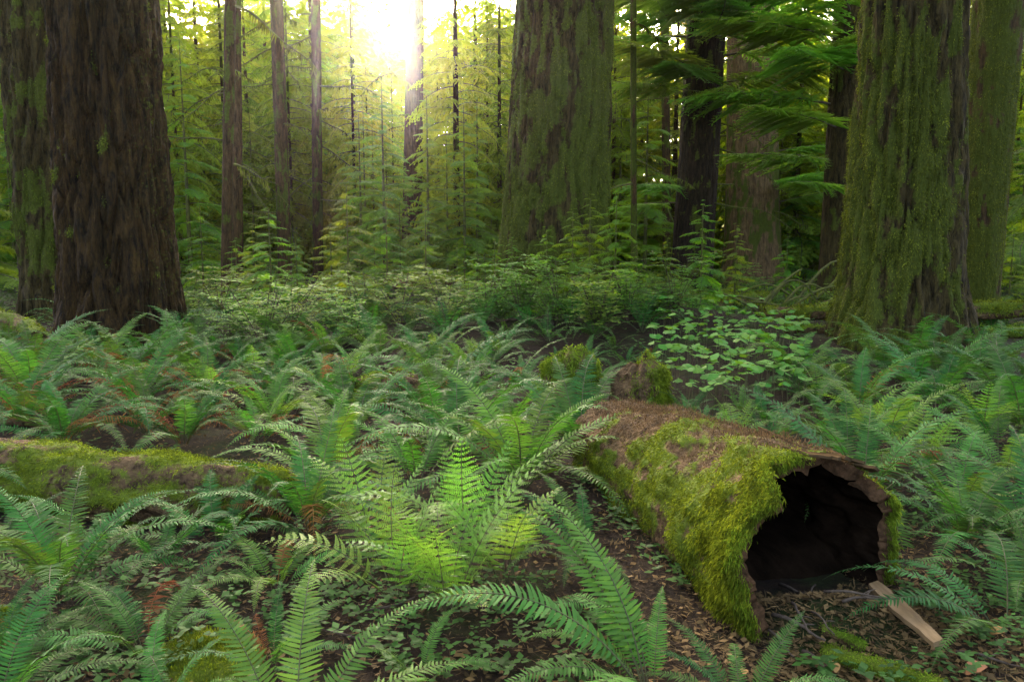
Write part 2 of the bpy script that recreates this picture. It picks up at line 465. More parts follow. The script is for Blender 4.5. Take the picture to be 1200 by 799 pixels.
SW_SPECS = []
for k in range(14):
    up = k / 13.0                          # 0 = low outer frond, 1 = upright inner frond
    SW_SPECS.append((R(46 + 34 * up) , R(-58 + 66 * up) + R(random.uniform(-10, 10)), random.uniform(0.85, 1.05)))
SW_ARR, SWM, SWM2, DEADM, LADYM = [], [], [], [], []
for k, (a0, a1, L) in enumerate(SW_SPECS):
    mb = sword_frond(100 + k, L, a0, a1, random.uniform(1.0, 1.4))
    SW_ARR.append(mb.arrays())
    SWM.append(mb.mesh('sword_frond', [M['sword'], M['stem']]))
    SWM2.append(mb.mesh('sword_frond_young', [M['sword2'], M['stem']]))
for k in range(5):
    DEADM.append(sword_frond(300 + k, random.uniform(0.6, 0.85), R(random.uniform(45, 82)), R(random.uniform(-70, -5)), 1.0, dead=True, npair=38).mesh('dead_frond', [M['dead'], M['dead']]))
for k in range(8):
    LADYM.append(lady_frond(400 + k, random.uniform(0.62, 0.8), R(random.uniform(52, 72) if k < 3 else random.uniform(70, 88)), R(random.uniform(-25, 5) if k < 3 else random.uniform(15, 55))).mesh('lady_frond', [M['lady'], M['stem']]))
# whole far ferns in one mesh (their fronds are a few pixels wide)
def far_fern(seed):
    r = random.Random(seed)
    mb = MB()
    for k in range(r.randint(9, 13)):
        V, T, Mi = FAR_ARR[r.randrange(14)]
        a = r.uniform(0, 2 * math.pi); c, s = math.cos(a), math.sin(a); sc = r.uniform(0.7, 1.05)
        Rm = np.array([[c, -s, 0], [s, c, 0], [0, 0, 1]]) * sc
        for mi in (0, 1):
            mb.add(V @ Rm.T, T[Mi == mi], mi)
    return mb
FAR_ARR = [sword_frond(150 + k, L, a0, a1, 1.2, npair=24, lean=True).arrays() for k, (a0, a1, L) in enumerate(SW_SPECS)]
FARB = [far_fern(500 + k) for k in range(4)]
FARM = [b.mesh('sword_fern_far', [M['sword'], M['stem']]) for b in FARB]
FARA = [b.arrays() for b in FARB]

def sword_fern(x, y, size, label, group, n=None, young=False, fronds=None, dead=0, z=None):
    z = gz(x, y) if z is None else z
    root = thing('sword_fern', label, 'fern', (x, y, z - 0.02), random.uniform(0, 6.28) if fronds is None else 0.0, group)
    ms = SWM2 if young else SWM
    n = n or random.randint(11, 15)
    if fronds is not None:
        for az, vi, sc in fronds:
            ob('frond', ms[vi], root, (0.03 * math.cos(R(az)), 0.03 * math.sin(R(az)), 0), (0, 0, R(az)), sc)
    else:
        for k in range(n):
            az = k * 2.39996 + random.uniform(-0.3, 0.3)
            vi = min(13, max(0, int(14 * (k + random.uniform(-1.5, 1.5)) / n)))
            ob('frond', ms[vi], root, (0.03 * math.cos(az), 0.03 * math.sin(az), 0), (random.uniform(-0.15, 0.15), random.uniform(-0.12, 0.12), az), size * random.uniform(0.78, 1.12))
    for k in range(dead):
        az = random.uniform(0, 6.28)
        f = ob('dead_frond', random.choice(DEADM), root, (0.03 * math.cos(az), 0.03 * math.sin(az), 0.02), (random.uniform(-0.3, 0.3), random.uniform(-0.5, 0.2), az), size * random.uniform(0.8, 1.1))
        f['label'] = 'withered rust brown frond'
    return root

def lady_fern(x, y, size, label, group, n=8):
    root = thing('lady_fern', label, 'fern', (x, y, gz(x, y) - 0.01), random.uniform(0, 6.28), group)
    for k in range(n):
        az = k * 2.39996 + random.uniform(-0.3, 0.3)
        ob('frond', random.choice(LADYM), root, (0.03 * math.cos(az), 0.03 * math.sin(az), 0), (random.uniform(-0.12, 0.12), random.uniform(-0.15, 0.15), az), size * random.uniform(0.8, 1.1))
    return root

# ------------------------------------------------------------------ conifer boughs
def bough(seed, L=2.0, nsec=26, droop=0.35, width=0.34, nt_=9, nw=0.016, hang=0.0):
    r = random.Random(seed)
    mb = MB()
    n = 12
    t = np.linspace(0, 1, n)
    P = np.stack([L * t, 0.06 * L * np.sin(t * r.uniform(2, 5) + r.uniform(0, 6)) * t, 0.10 * L * t - droop * L * t ** 2.2], -1)
    tube(mb, P, np.linspace(0.006 * L + 0.004, 0.002, n), 4, 1, False)
    TT = unit(np.gradient(P, axis=0))
    up = np.array([0, 0, 1.0])
    for k in range(nsec):
        tk = 0.10 + 0.9 * (k + r.random() * 0.6) / nsec
        c = interp(tk, t, P); d = unit(interp(tk, t, TT)); s = unit(np.cross(up, d)); nn = np.cross(d, s)
        for sg in (-1, 1):
            if r.random() < 0.1: continue
            l = width * L * (math.sin(math.pi * min(1, 0.12 + tk * 0.95)) ** 0.7 * (1 - 0.45 * tk) + 0.06) * r.uniform(0.6, 1.15)
            ph = R(r.uniform(28, 48))
            dv = unit(sg * s * math.cos(ph) + d * math.sin(ph) + up * r.uniform(-0.25, 0.08))
            sag = np.array([0, 0, -1.0]) * l * (r.uniform(0.12, 0.35) + hang)
            m_ = max(3, int(nt_ * l / (width * L) + 2))
            w = nw * L / 2
            for q in range(m_):
                v = (q + 0.5) / m_
                pc = c + dv * l * v + sag * v * v
                tl = l * 0.30 * (1 - 0.75 * v) * r.uniform(0.7, 1.2) + 0.012 * L
                sv = unit(np.cross(nn, dv))
                for s2 in (-1, 1):
                    ax = unit(s2 * sv * 0.8 + dv * 0.65 + up * r.uniform(-0.35 - hang, 0.12))
                    wv = unit(np.cross(ax, nn) + 0.25 * nn * r.uniform(-1, 1)) * w
                    mid = pc + ax * tl * 0.45
                    mb.add([pc, mid - wv, pc + ax * tl, mid + wv], [[0, 1, 2], [0, 2, 3]], 0)
            tip = c + dv * l + sag
            wv = unit(np.cross(dv, nn)) * w * 0.8
            mb.add([c, c + dv * l * 0.5 + sag * 0.25 - wv, tip, c + dv * l * 0.5 + sag * 0.25 + wv], [[0, 1, 2], [0, 2, 3]], 0)
    return mb

BOUGH = [bough(700 + k, 2.0, 26, random.uniform(0.2, 0.45), 0.36, 9, 0.021) for k in range(6)]
BOUGH_A = [b.arrays() for b in BOUGH]
BLO_A = [bough(720 + k, 2.0, 17, random.uniform(0.2, 0.45), 0.36, 6, 0.030).arrays() for k in range(6)]
BOUGHM = [b.mesh('bough', [M['needle'], M['twig']]) for b in BOUGH]
BIG = [bough(740 + k, 2.0, 40, random.uniform(0.08, 0.24), 0.42, 13, 0.0105) for k in range(4)]
BIGM = [b.mesh('bough', [M['needle_near'], M['twig']]) for b in BIG]
HANG = [bough(760 + k, 2.0, 15, random.uniform(0.35, 0.6), 0.28, 5, 0.025, 0.5) for k in range(5)]
HANG_A = [b.arrays() for b in HANG]

def crown(seed, H, h0, rmax, nb, src, shape=0.9, dens=None):
    """boughs in loose whorls from height h0 to H"""
    r = random.Random(seed)
    mb = MB()
    for k in range(nb):
        f = (k + r.random()) / nb
        z = h0 + (H - h0) * f
        l = rmax * ((1 - f) ** shape) * r.uniform(0.55, 1.15) + 0.15
        V, T, Mi = r.choice(src)
        a = k * 2.39996 + r.uniform(-0.5, 0.5); sc = l / 2.0
        tilt = r.uniform(-0.15, 0.3) - 0.2 * (1 - f)
        ct, st = math.cos(tilt), math.sin(tilt); c, s = math.cos(a), math.sin(a)
        Ry = np.array([[ct, 0, -st], [0, 1, 0], [st, 0, ct]])
        Rz = np.array([[c, -s, 0], [s, c, 0], [0, 0, 1]])
        W = (V * sc) @ (Rz @ Ry).T + np.array([0, 0, z])
        for mi in (0, 1):
            mb.add(W, T[Mi == mi], mi)
    return mb

CROWN_YOUNG = [crown(800 + k, 1.0 * H, H * 0.06, H * 0.30, 44, BOUGH_A) .mesh('crown', [M['needle'], M['twig']]) for k, H in enumerate((5.0, 7.0, 9.0))]
CROWN_YH = (5.0, 7.0, 9.0)
CROWN_TALL = [crown(820 + k, 24.0, 1.6, 3.9, 150, BLO_A if k < 2 else HANG_A, 0.55).mesh('crown', [M['needle_y' if k == 2 else 'needle_far'], M['twig']]) for k in range(4)]
CROWN_HIGH = crown(840, 27.0, 13.0, 5.0, 42, BLO_A, 0.5).mesh('crown', [M['needle'], M['twig']])
SAPL = [crown(850 + k, 2.6, 0.25, 0.95, 38, BLO_A, 0.8).mesh('crown', [M['needle'], M['twig']]) for k in range(3)]

# ------------------------------------------------------------------ trunks
def trunk_mesh(name, rb, rt, ht, H, lean, mat, seed, na=120, hv=6.5, step=0.04, flare=0.35, furrow=0.05, moss=0.5, mossbias=None, fscale=7.0, rough=1.0):
    """rb radius at base, rt radius at height ht, H total height, lean = xy drift per metre"""
    hs = np.concatenate([np.arange(-0.35, hv, step), np.linspace(hv, H, 26)])
    th = np.arange(na) * 2 * np.pi / na
    h, a = np.meshgrid(hs, th, indexing='ij')
    hp = np.clip(h, 0, None)
    r0 = np.where(h < ht, rb + (rt - rb) * hp / ht, rt * (1 - 0.8 * np.clip((hp - ht) / max(H - ht, 0.1), 0, 1)))
    lob = fbm(np.stack([np.cos(a) * 1.6, np.sin(a) * 1.6, hp * 0.15], -1), seed, 3)
    r0 = r0 * (1 + flare * np.exp(-hp / (rb * 0.75)) * (0.55 + 1.2 * lob) + 0.09 * (lob - 0.5))
    fr = fscale
    base = np.stack([np.cos(a) * rb * fr, np.sin(a) * rb * fr, h * fr * 0.13], -1)
    warp = (fbm(base * 0.7 + 31, seed + 3, 2) - 0.5)[..., None] * 1.4
    n1 = fbm(base + warp, seed + 5, 3)
    ridge = np.abs(n1 - 0.5) * 2
    plate = np.clip(ridge * 3.2, 0, 1) ** 0.6
    n2 = fbm(base * np.array([3, 3, 5.0]), seed + 8, 3)
    r0 = r0 + furrow * (plate - 0.6) + furrow * 0.45 * (n2 - 0.5)
    X = np.cos(a) * r0 + lean[0] * h; Y = np.sin(a) * r0 + lean[1] * h
    V = np.stack([X, Y, h], -1)
    mo = fbm(np.stack([np.cos(a) * rb * 1.3, np.sin(a) * rb * 1.3, h * 0.5], -1), seed + 12, 4)
    mo2 = fbm(np.stack([np.cos(a) * rb * 6, np.sin(a) * rb * 6, h * 2.6], -1), seed + 15, 3)
    ms = np.clip((mo - 0.5) * 2.6 + (mo2 - 0.5) * 3.2 + moss - 0.45 * (1 - plate), 0, 1)
    if mossbias is not None:
        ms = np.clip(ms + mossbias(a, h), 0, 1)
    nh = len(hs)
    i = np.arange(nh - 1)[:, None] * na; j = np.arange(na)[None, :]; k = (j + 1) % na
    A, B, C, Dd = i + j, i + k, i + na + k, i + na + j
    mb = MB()
    mb.add(V.reshape(-1, 3), np.concatenate([np.stack([A, B, C], -1).reshape(-1, 3), np.stack([A, C, Dd], -1).reshape(-1, 3)]), 0, ms.ravel())
    me = mb.mesh(name, [mat], True, 'moss')
    return me, V, ms, hs

def moss_blades(V, Nn, prob, count, length, width, droop, seed, mat, name):
    """thin strands on a surface grid (nh, na, 3); prob is the moss weight of each grid point"""
    g = np.random.default_rng(seed)
    p = prob.ravel() ** 1.5
    if p.sum() <= 0: return None
    idx = g.choice(len(p), count, p=p / p.sum())
    P = V.reshape(-1, 3)[idx] + g.normal(0, length * 0.6, (count, 3))
    nn = Nn.reshape(-1, 3)[idx]
    d = unit(nn * g.uniform(0.4, 1.0, (count, 1)) + g.normal(0, 0.45, (count, 3)) + np.array([0, 0, -1.0]) * droop * g.uniform(0.3, 1.2, (count, 1)))
    w = unit(np.cross(d, g.normal(0, 1, (count, 3)))) * width * g.uniform(0.5, 1.2, (count, 1))
    l = length * g.uniform(0.5, 1.4, (count, 1))
    P = P - nn * length * 0.25
    mid = P + d * l * 0.55
    tip = P + d * l + np.array([0, 0, -1.0]) * l * 0.3 * droop
    VV = np.stack([P, mid - w, tip, mid + w], 1).reshape(-1, 3)
    b = np.arange(count)[:, None] * 4
    T = np.concatenate([b + np.array([[0, 1, 2]]), b + np.array([[0, 2, 3]])])
    mb = MB(); mb.add(VV, T)
    return mb.mesh(name, [mat], False)

def grid_normals(V, closed=True):
    du = np.gradient(V, axis=0)
    dv = (np.roll(V, -1, 1) - np.roll(V, 1, 1)) if closed else np.gradient(V, axis=1)
    return unit(np.cross(dv, du))

def tree_at(pxb, Y, wb, wt, pxt, mat, seed, label, name='fir_tree', H=26.0, na=120, step=0.04, moss=0.4, mossbias=None, blades=0, furrow=0.05, flare=0.35, group=None, crown_me=None, fscale=7.0, bl=0.045, crown_scale=1.0, crown_part='crown', hv=None):
    """pxb/wb trunk centre and width in photo pixels near the ground, pxt/wt at the top edge of the photo; Y metres away"""
    g = ground_at(pxb, Y)
    depth = Y * math.cos(PITCH) + CAM_H * math.sin(PITCH)
    top = at_depth(pxt, 0, Y)
    ht = top[2] - g[2]
    lean = ((top[0] - g[0]) / ht, 0.0)
    rb, rt = wb * depth / FPX / 2, wt * (Y / ray(pxt, 0)[1]) / FPX / 2
    root = thing(name, label, 'tree', g, 0.0, group)
    me, V, ms, hs = trunk_mesh('trunk', rb, rt, ht, H, lean, mat, seed, na, hv or ht + 1.0, step, flare, furrow, moss, mossbias, fscale)
    tr = ob('trunk', me, root)
    if blades:
        k = hs < (hv or ht + 1.0)
        bm_ = moss_blades(V[k], grid_normals(V[k]), np.clip(ms[k] - 0.3, 0, 1), blades, bl, bl * 0.22, 0.9, seed + 1, M['moss_dull'], 'trunk_moss')
        mo = ob('moss', bm_, tr); mo['kind'] = 'stuff'
    if crown_me is not None:
        ob(crown_part, crown_me, root, (lean[0] * H * 0.5, 0, 0), (0, 0, random.uniform(0, 6.28)), crown_scale)
    return root, g, lean, rb, rt, ht

# which way the camera-facing side is: angle -90 deg
def bias_side(angle_deg, amp, hterm=0.0):
    a_ = R(angle_deg)
    return lambda a, h: amp * np.cos(a - a_) + hterm * h

BIGTREES = []
def big(*args, **kw):
    r_ = tree_at(*args, **kw); BIGTREES.append(r_); return r_
big(148, 11.6, 114, 112, 119, M['bark_red'], 21, 'massive dark reddish fir trunk with deeply furrowed bark, front one of a close pair', moss=-0.25, mossbias=bias_side(-5, 0.3), blades=6000, bl=0.03, furrow=0.2, na=200, step=0.03, crown_me=CROWN_HIGH, flare=0.2)
big(66, 15.5, 62, 78, 40, M['bark_grey'], 22, 'greyish fir trunk standing partly hidden behind the massive reddish trunk', moss=0.38, blades=14000, bl=0.032, furrow=0.14, na=150, step=0.04, crown_me=CROWN_HIGH, flare=0.3)
big(648, 17.6, 122, 110, 661, M['bark_grey'], 23, 'massive central fir trunk with patchy olive moss over brown bark', moss=0.86, mossbias=bias_side(-60, 0.18), blades=46000, furrow=0.13, na=200, step=0.035, crown_me=CROWN_HIGH, flare=0.16, bl=0.034)
big(1052, 11.2, 128, 107, 1071, M['bark_grey'], 24, 'massive fir trunk thickly mossed on one edge, with grey bark showing on the other', moss=0.58, mossbias=bias_side(185, 0.42, -0.03), blades=46000, bl=0.028, furrow=0.13, na=200, step=0.03, crown_me=CROWN_HIGH, flare=0.22)
big(1141, 13.6, 46, 54, 1171, M['bark_far'], 25, 'leaning slimmer trunk wrapped in even yellow green moss beside massive mossy fir', moss=1.0, blades=34000, bl=0.028, furrow=0.03, na=120, step=0.035, crown_me=CROWN_HIGH, flare=0.12, fscale=9)
t11 = tree_at(809, 23, 47, 44, 830, M['bark_dark'], 26, 'dark brown straight trunk beneath the wide hemlock boughs', moss=0.08, furrow=0.035, na=110, step=0.05, flare=0.2)
t12 = tree_at(882, 29, 62, 54, 881, M['bark_tan'], 27, 'light brown fir trunk standing just behind the dark straight trunk', moss=0.3, furrow=0.05, na=110, step=0.06, flare=0.25)
t13 = tree_at(980, 21, 42, 42, 1000, M['bark_grey'], 28, 'grey brown trunk half hidden by boughs behind the massive mossy fir', moss=0.2, furrow=0.04, na=110, step=0.05, flare=0.3)
t6 = tree_at(482, 30, 24, 19, 487, M['bark_far'], 29, 'straight reddish brown trunk standing right under the glowing sun', moss=0.12, furrow=0.03, na=70, step=0.08, flare=0.2)
t3 = tree_at(264, 15.6, 11, 13, 270, M['bark_far'], 30, 'thin brown trunk, the near one of a crossing pair beside the reddish fir', name='slender_tree', moss=0.3, furrow=0.012, na=40, step=0.08, flare=0.1, fscale=14, H=22)
t3b = tree_at(279, 24, 13, 12, 276, M['bark_far'], 31, 'thin tan trunk, the far one of a crossing pair beside the reddish fir', name='slender_tree', moss=0.2, furrow=0.015, na=40, step=0.1, flare=0.1, fscale=12, H=22)
t4 = tree_at(335, 25, 16, 15, 324, M['bark_far'], 32, 'slender smooth brown trunk leaning slightly toward the reddish fir', name='slender_tree', moss=0.25, furrow=0.018, na=50, step=0.1, flare=0.15, fscale=12, H=24)
t5 = tree_at(373, 28, 12, 11, 370, M['bark_far'], 33, 'slender dark trunk draped with hanging mossy branches', name='slender_tree', moss=0.3, furrow=0.015, na=40, step=0.1, flare=0.15, fscale=12, H=24)
t9 = tree_at(743, 21, 7, 7, 742, M['bark_far'], 34, 'thin mossy green sapling trunk beside the massive central fir', name='slender_tree', moss=0.8, furrow=0.008, na=24, step=0.1, flare=0.1, fscale=14, H=18)
t10 = tree_at(782, 30, 10, 9, 779, M['bark_far'], 35, 'thin pale trunk between the central fir and the dark straight trunk', name='slender_tree', moss=0.4, furrow=0.012, na=30, step=0.12, flare=0.1, fscale=12, H=20)

# bare and mossy limbs of the slender trees, each limb a part
def limb(seed, L, drop):
    r = random.Random(seed); mb = MB()
    n = 10; t = np.linspace(0, 1, n)
    P = np.stack([L * t, 0.12 * L * np.sin(t * 3 + r.uniform(0, 6)) * t, -drop * L * t ** 1.6 + 0.06 * L * np.sin(t * 7 + r.uniform(0, 6)) * t], -1)
    tube(mb, P, np.linspace(0.022, 0.005, n) * (0.6 + 0.25 * L), 5, 0)
    for k in range(9):
        q = interp(r.uniform(0.25, 1), t, P); l = r.uniform(0.12, 0.4) * L * 0.6
        d = np.array([r.uniform(0.1, 0.9), r.uniform(-0.8, 0.8), r.uniform(-0.7, 0.15)])
        tube(mb, np.stack([q, q + d * l * 0.5, q + d * l + np.array([0, 0, -0.12 * l])]), [0.008, 0.006, 0.002], 4, 0)
    # hanging beards of moss
    for k in range(70):
        q = interp(r.uniform(0.1, 1), t, P); l = r.uniform(0.05, 0.2); w = r.uniform(0.01, 0.025); a = r.uniform(0, 3.14)
        wv = np.array([math.cos(a), math.sin(a), 0]) * w
        mb.add([q - wv, q + wv, q + np.array([r.uniform(-0.03, 0.03), r.uniform(-0.03, 0.03), -l])], [[0, 1, 2]], 1)
    return mb.mesh('limb', [M['twig_moss'], M['moss_dull']])
LIMBS = [limb(900 + k, random.uniform(1.4, 2.6), random.uniform(0.05, 0.5)) for k in range(7)]
def add_limbs(rec, n, h0, h1, sc=1.0):
    root, g, lean, rb, rt, ht = rec
    for k in range(n):
        h = h0 + (h1 - h0) * (k + random.random()) / n
        a = random.uniform(0, 6.28)
        r_ = max(0.02, (rb + (rt - rb) * h / ht) * 0.8)
        ob('limb', random.choice(LIMBS), root, (lean[0] * h + r_ * math.cos(a), r_ * math.sin(a), h), (random.uniform(-0.2, 0.2), random.uniform(-0.35, 0.35), a), sc * random.uniform(0.6, 1.2))
for rec, n in ((t3, 9), (t3b, 9), (t4, 10), (t5, 14), (t6, 8), (t9, 6), (t10, 7)):
    add_limbs(rec, n, 2.2, 9.5, 1.0)
add_limbs(t12, 7, 2.5, 8, 1.2)

# wide hemlock boughs on the dark trunks (photo: upper right of centre)
def add_boughs(rec, specs, meshes=BIGM):
    root, g, lean, rb, rt, ht = rec
    for h, az, L, tilt in specs:
        r_ = (rb + (rt - rb) * h / ht) * 0.85
        ob('bough', random.choice(meshes), root, (lean[0] * h + r_ * math.cos(R(az)), r_ * math.sin(R(az)), h), (random.uniform(-0.15, 0.15), -R(tilt), R(az)), L / 1.65)
add_boughs(t11, [(7.9, 200, 3.0, 2), (7.4, 250, 3.4, 4), (7.0, 300, 3.6, 0), (6.6, 340, 3.4, 0), (6.2, 225, 3.2, 3), (8.4, 275, 3.0, 10), (8.6, 330, 3.2, 5),
                 (5.6, 190, 2.6, 5), (5.3, 270, 2.4, -2), (8.2, 170, 2.8, 6), (7.7, 10, 3.2, 0), (3.0, 215, 2.2, 0), (2.6, 180, 2.0, -4), (9.2, 240, 3.4, 5), (9.5, 300, 3.4, 5), (6.9, 265, 2.8, 8)])
add_boughs(t11, [(random.uniform(5.4, 9.6), random.uniform(150, 345), random.uniform(1.8, 3.2), random.uniform(-6, 6)) for _ in range(14)])
add_boughs(t13, [(6.6, 200, 3.4, 2), (5.8, 230, 3.2, 0), (5.0, 190, 3.6, 2), (4.4, 215, 3.0, 4), (7.2, 240, 3.0, 4), (3.6, 200, 2.8, 0), (7.6, 180, 3.2, 0), (2.9, 225, 2.0, 0), (6.2, 260, 2.2, 0)])
add_boughs(t12, [(3.4, 300, 2.6, 5), (2.8, 330, 2.2, 8), (4.6, 350, 2.6, 5)])
# bare dead sticks on the dark trunk
for h, az, L in ((5.6, 330, 0.9), (4.8, 345, 0.8), (4.1, 350, 0.9), (2.6, 330, 0.9)):
    root, g, lean, rb, rt, ht = t11
    ob('limb', random.choice(LIMBS), root, (lean[0] * h + rb * 0.85 * math.cos(R(az)), rb * 0.85 * math.sin(R(az)), h), (0, R(8), R(az)), L)

# ------------------------------------------------------------------ background trees
SUNP = np.array([0, 0, CAM_H])
SD = np.array(SUN_DIR)
def near_sun_ray(p, rad):
    q = np.asarray(p, float) - SUNP
    s = q @ SD
    return np.linalg.norm(q - s[..., None] * SD, axis=-1) < rad

def thin_trunk(seed, H, r0):
    me, V, ms, hs = trunk_mesh('trunk', r0, r0 * 0.8, 8.0, H, (0.0, 0.0), M['bark_far'], seed, 20, 6.0, 0.3, 0.2, 0.015, 0.3, None, 12.0)
    return me
THIN = [thin_trunk(950 + k, 23.0, 0.10 + 0.035 * k) for k in range(4)]
SMALLT = []
for k, H in enumerate((5.0, 7.0, 9.0, 2.6)):
    mb = MB(); tube(mb, np.stack([np.zeros(8), np.zeros(8), np.linspace(-0.1, H * 0.97, 8)], -1), np.linspace(0.009 * H + 0.012, 0.006, 8), 7, 0)
    SMALLT.append(mb.mesh('trunk', [M['twig_moss']]))

placed = [(r_[1][0], r_[1][1]) for r_ in BIGTREES + [t11, t12, t13, t6, t3, t4, t5]]
def clear_of(x, y, dmin):
    return all((x - a) ** 2 + (y - b) ** 2 > dmin * dmin for a, b in placed)

PXMARK = [('greyish fir at the edge', 20), ('massive reddish fir', 148), ('thin crossing pair of trunks', 270), ('slender smooth brown trunk', 333), ('slender dark mossy trunk', 373), ('sunlit reddish trunk', 483), ('massive central fir', 640),
          ('thin mossy sapling trunk', 743), ('dark straight trunk', 815), ('light brown fir', 885), ('grey brown half hidden trunk', 985), ('massive moss edged fir', 1060), ('leaning mossy trunk', 1150)]
def beyond(px):
    return min(PXMARK, key=lambda m: abs(px - m[1]))[0]
# tall far trees with crowns reaching low
n_far = 0
for k in range(900):
    if n_far >= 92: break
    Y = random.uniform(26, 42) if random.random() < 0.8 else random.uniform(42, 75)
    px = random.uniform(-60, 1260)
    x = (px - 600) / FPX * Y
    if not clear_of(x, Y, 2.3): continue
    s = (0.34 * Y + 3.4) / 24.0 * random.uniform(0.95, 1.2)
    zr = CAM_H + Y * math.tan(SUN_EL)                          # leave the opening the sun shines through
    fr_ = min(0.98, max(0.0, (zr / s - 2.0) / 22.0))
    if abs(x - Y * math.tan(SUN_AZ)) < max(1.0, 0.015 * Y) + 2.0 * s * (1 - fr_) ** 0.55: continue
    placed.append((x, Y)); n_far += 1
    ci = random.choice((0, 1, 2, 2, 3))
    kind = {0: 'green', 1: 'green', 2: 'yellowish mossy', 3: 'drooping green'}[ci]
    dist = 'tall' if Y < 45 else 'far' if Y < 60 else 'farthest'
    lab = f'{dist} {kind} conifer beyond the ' + beyond(px)
    root = thing('conifer', lab, 'tree', (x, Y, gz(x, Y)), random.uniform(0, 6.28), lab.replace('conifer', 'conifers', 1))
    ob('trunk', random.choice(THIN), root, (0, 0, 0), (0, 0, 0), s)
    ob('crown', CROWN_TALL[ci], root, (0, 0, 0), (0, 0, random.uniform(0, 6.28)), s)

# mossy conifers with hanging branches on both sides of the sun
for px, Y, s, ci, lab in ((418, 31, 0.62, 2, 'drooping conifer hung with yellow moss beside the sun glow and slender trunks'), (572, 33, 0.62, 3, 'pale green conifer in the sun glow behind the massive central fir'),
                          (345, 31, 0.62, 2, 'mossy hanging conifer behind the slender smooth brown trunk'), (215, 27, 0.60, 2, 'mossy hanging conifer behind the thin crossing pair of trunks'),
                          (528, 46, 0.78, 2, 'yellow green hanging conifer in the haze just past the sunlit trunk'), (425, 48, 0.8, 3, 'hazy conifer under the sun glow behind the drooping mossy conifer'),
                          (740, 34, 0.62, 2, 'mossy hanging conifer between the central fir and dark straight trunk'), (925, 36, 0.66, 3, 'green conifer in the gap behind light brown fir trunk')):
    x, y, z = ground_at(px, Y)
    root = thing('conifer', lab, 'tree', (x, y, z), random.uniform(0, 6.28))
    ob('trunk', THIN[0], root, (0, 0, 0), (0, 0, 0), s)
    ob('crown', CROWN_TALL[ci], root, (0, 0, 0), (0, 0, random.uniform(0, 6.28)), s)
for px, Y, s in ((463, 34, 0.40), (490, 36, 0.42), (474, 44, 0.50), (500, 46, 0.54), (448, 40, 0.47), (515, 38, 0.50), (434, 33, 0.42)):
    x, y, z = ground_at(px, Y)
    root = thing('conifer', 'short bushy conifer in the glowing gap right below the sun', 'tree', (x, y, z), random.uniform(0, 6.28), 'short bushy conifers below the sun')
    ob('trunk', THIN[0], root, (0, 0, 0), (0, 0, 0), s)
    ob('crown', CROWN_TALL[3], root, (0, 0, 0), (0, 0, random.uniform(0, 6.28)), (s * 1.35, s * 1.35, s))
for px, Y, s in ((458, 42, 1.0), (492, 47, 1.15), (474, 57, 1.45), (466, 70, 1.8), (484, 36, 0.85), (505, 62, 1.6), (448, 60, 1.5)):
    x, y, z = ground_at(px, Y)
    root = thing('young_hemlock', 'hazy young hemlock far down the sunlit gap behind the reddish brown trunk', 'tree', (x, y, z), random.uniform(0, 6.28), 'hazy young hemlocks in the sunlit gap')
    ob('trunk', SMALLT[2], root, (0, 0, 0), (0, 0, 0), s)
    ob('crown', CROWN_YOUNG[2], root, (0, 0, 0), (0, 0, 0), s)

# young hemlocks of the understory, boughs to the ground
YOUNG = [(452, 21.5, 0), (503, 23, 0), (425, 24.5, 0), (545, 22, 0), (478, 26, 0), (525, 24, 0), (560, 26, 1), (430, 27, 1), (440, 30, 1), (455, 33, 0), (225, 24, 2), (180, 28, 1), (300, 30, 1), (755, 27, 1), (725, 31, 2), (930, 30, 1), (910, 35, 2),
         (1190, 22, 1), (1215, 18, 2), (1160, 27, 2), (20, 26, 1), (-20, 20, 2), (245, 34, 2), (350, 36, 2), (590, 38, 1), (770, 38, 2), (1050, 30, 1), (850, 36, 1), (120, 30, 2), (950, 40, 2), (1090, 36, 2), (500, 44, 1), (610, 30, 0), (30, 36, 2), (690, 42, 2), (820, 46, 2), (390, 40, 2)]
for px, Y, ci in YOUNG:
    x, y, z = ground_at(px, Y)
    lab = ('short', 'middling', 'taller')[ci] + ' ' + ('young hemlock with drooping sprays in the bright clearing beside the central fir' if 380 < px < 640 else
           'young hemlock growing among thin trunks beyond the reddish fir' if px <= 380 else
           'young hemlock in the shade beyond the dark straight trunk' if px < 1000 else
           'young hemlock in the shade beyond the leaning mossy trunk')
    root = thing('young_hemlock', lab, 'tree', (x, y, z), random.uniform(0, 6.28), lab.replace('young hemlock', 'young hemlocks'))
    s = random.uniform(0.8, 1.15)
    ob('trunk', SMALLT[ci], root, (0, 0, 0), (0, 0, 0), s)
    ob('crown', CROWN_YOUNG[ci], root, (0, 0, 0), (0, 0, 0), s)
    placed.append((x, y))
for px, Y in ((536, 20), (470, 21), (690, 15.5), (640, 14.6), (745, 15), (300, 17), (320, 13.5), (390, 16), (440, 19), (600, 16.2), (860, 17), (920, 19), (240, 18), (1180, 15), (780, 18.5), (560, 17), (350, 15), (500, 16), (410, 14.5), (670, 13.6), (720, 14), (580, 14.2), (280, 15), (820, 15.5), (545, 18), (455, 15.2)):
    x, y, z = ground_at(px, Y)
    root = thing('hemlock_sapling', 'small hemlock sapling rising from the green undergrowth below the trunks', 'tree', (x, y, z), random.uniform(0, 6.28), 'hemlock saplings in the undergrowth')
    s = random.uniform(0.5, 1.0)
    ob('trunk', SMALLT[3], root, (0, 0, 0), (0, 0, 0), s)
    ob('crown', random.choice(SAPL), root, (0, 0, 0), (0, 0, 0), s)

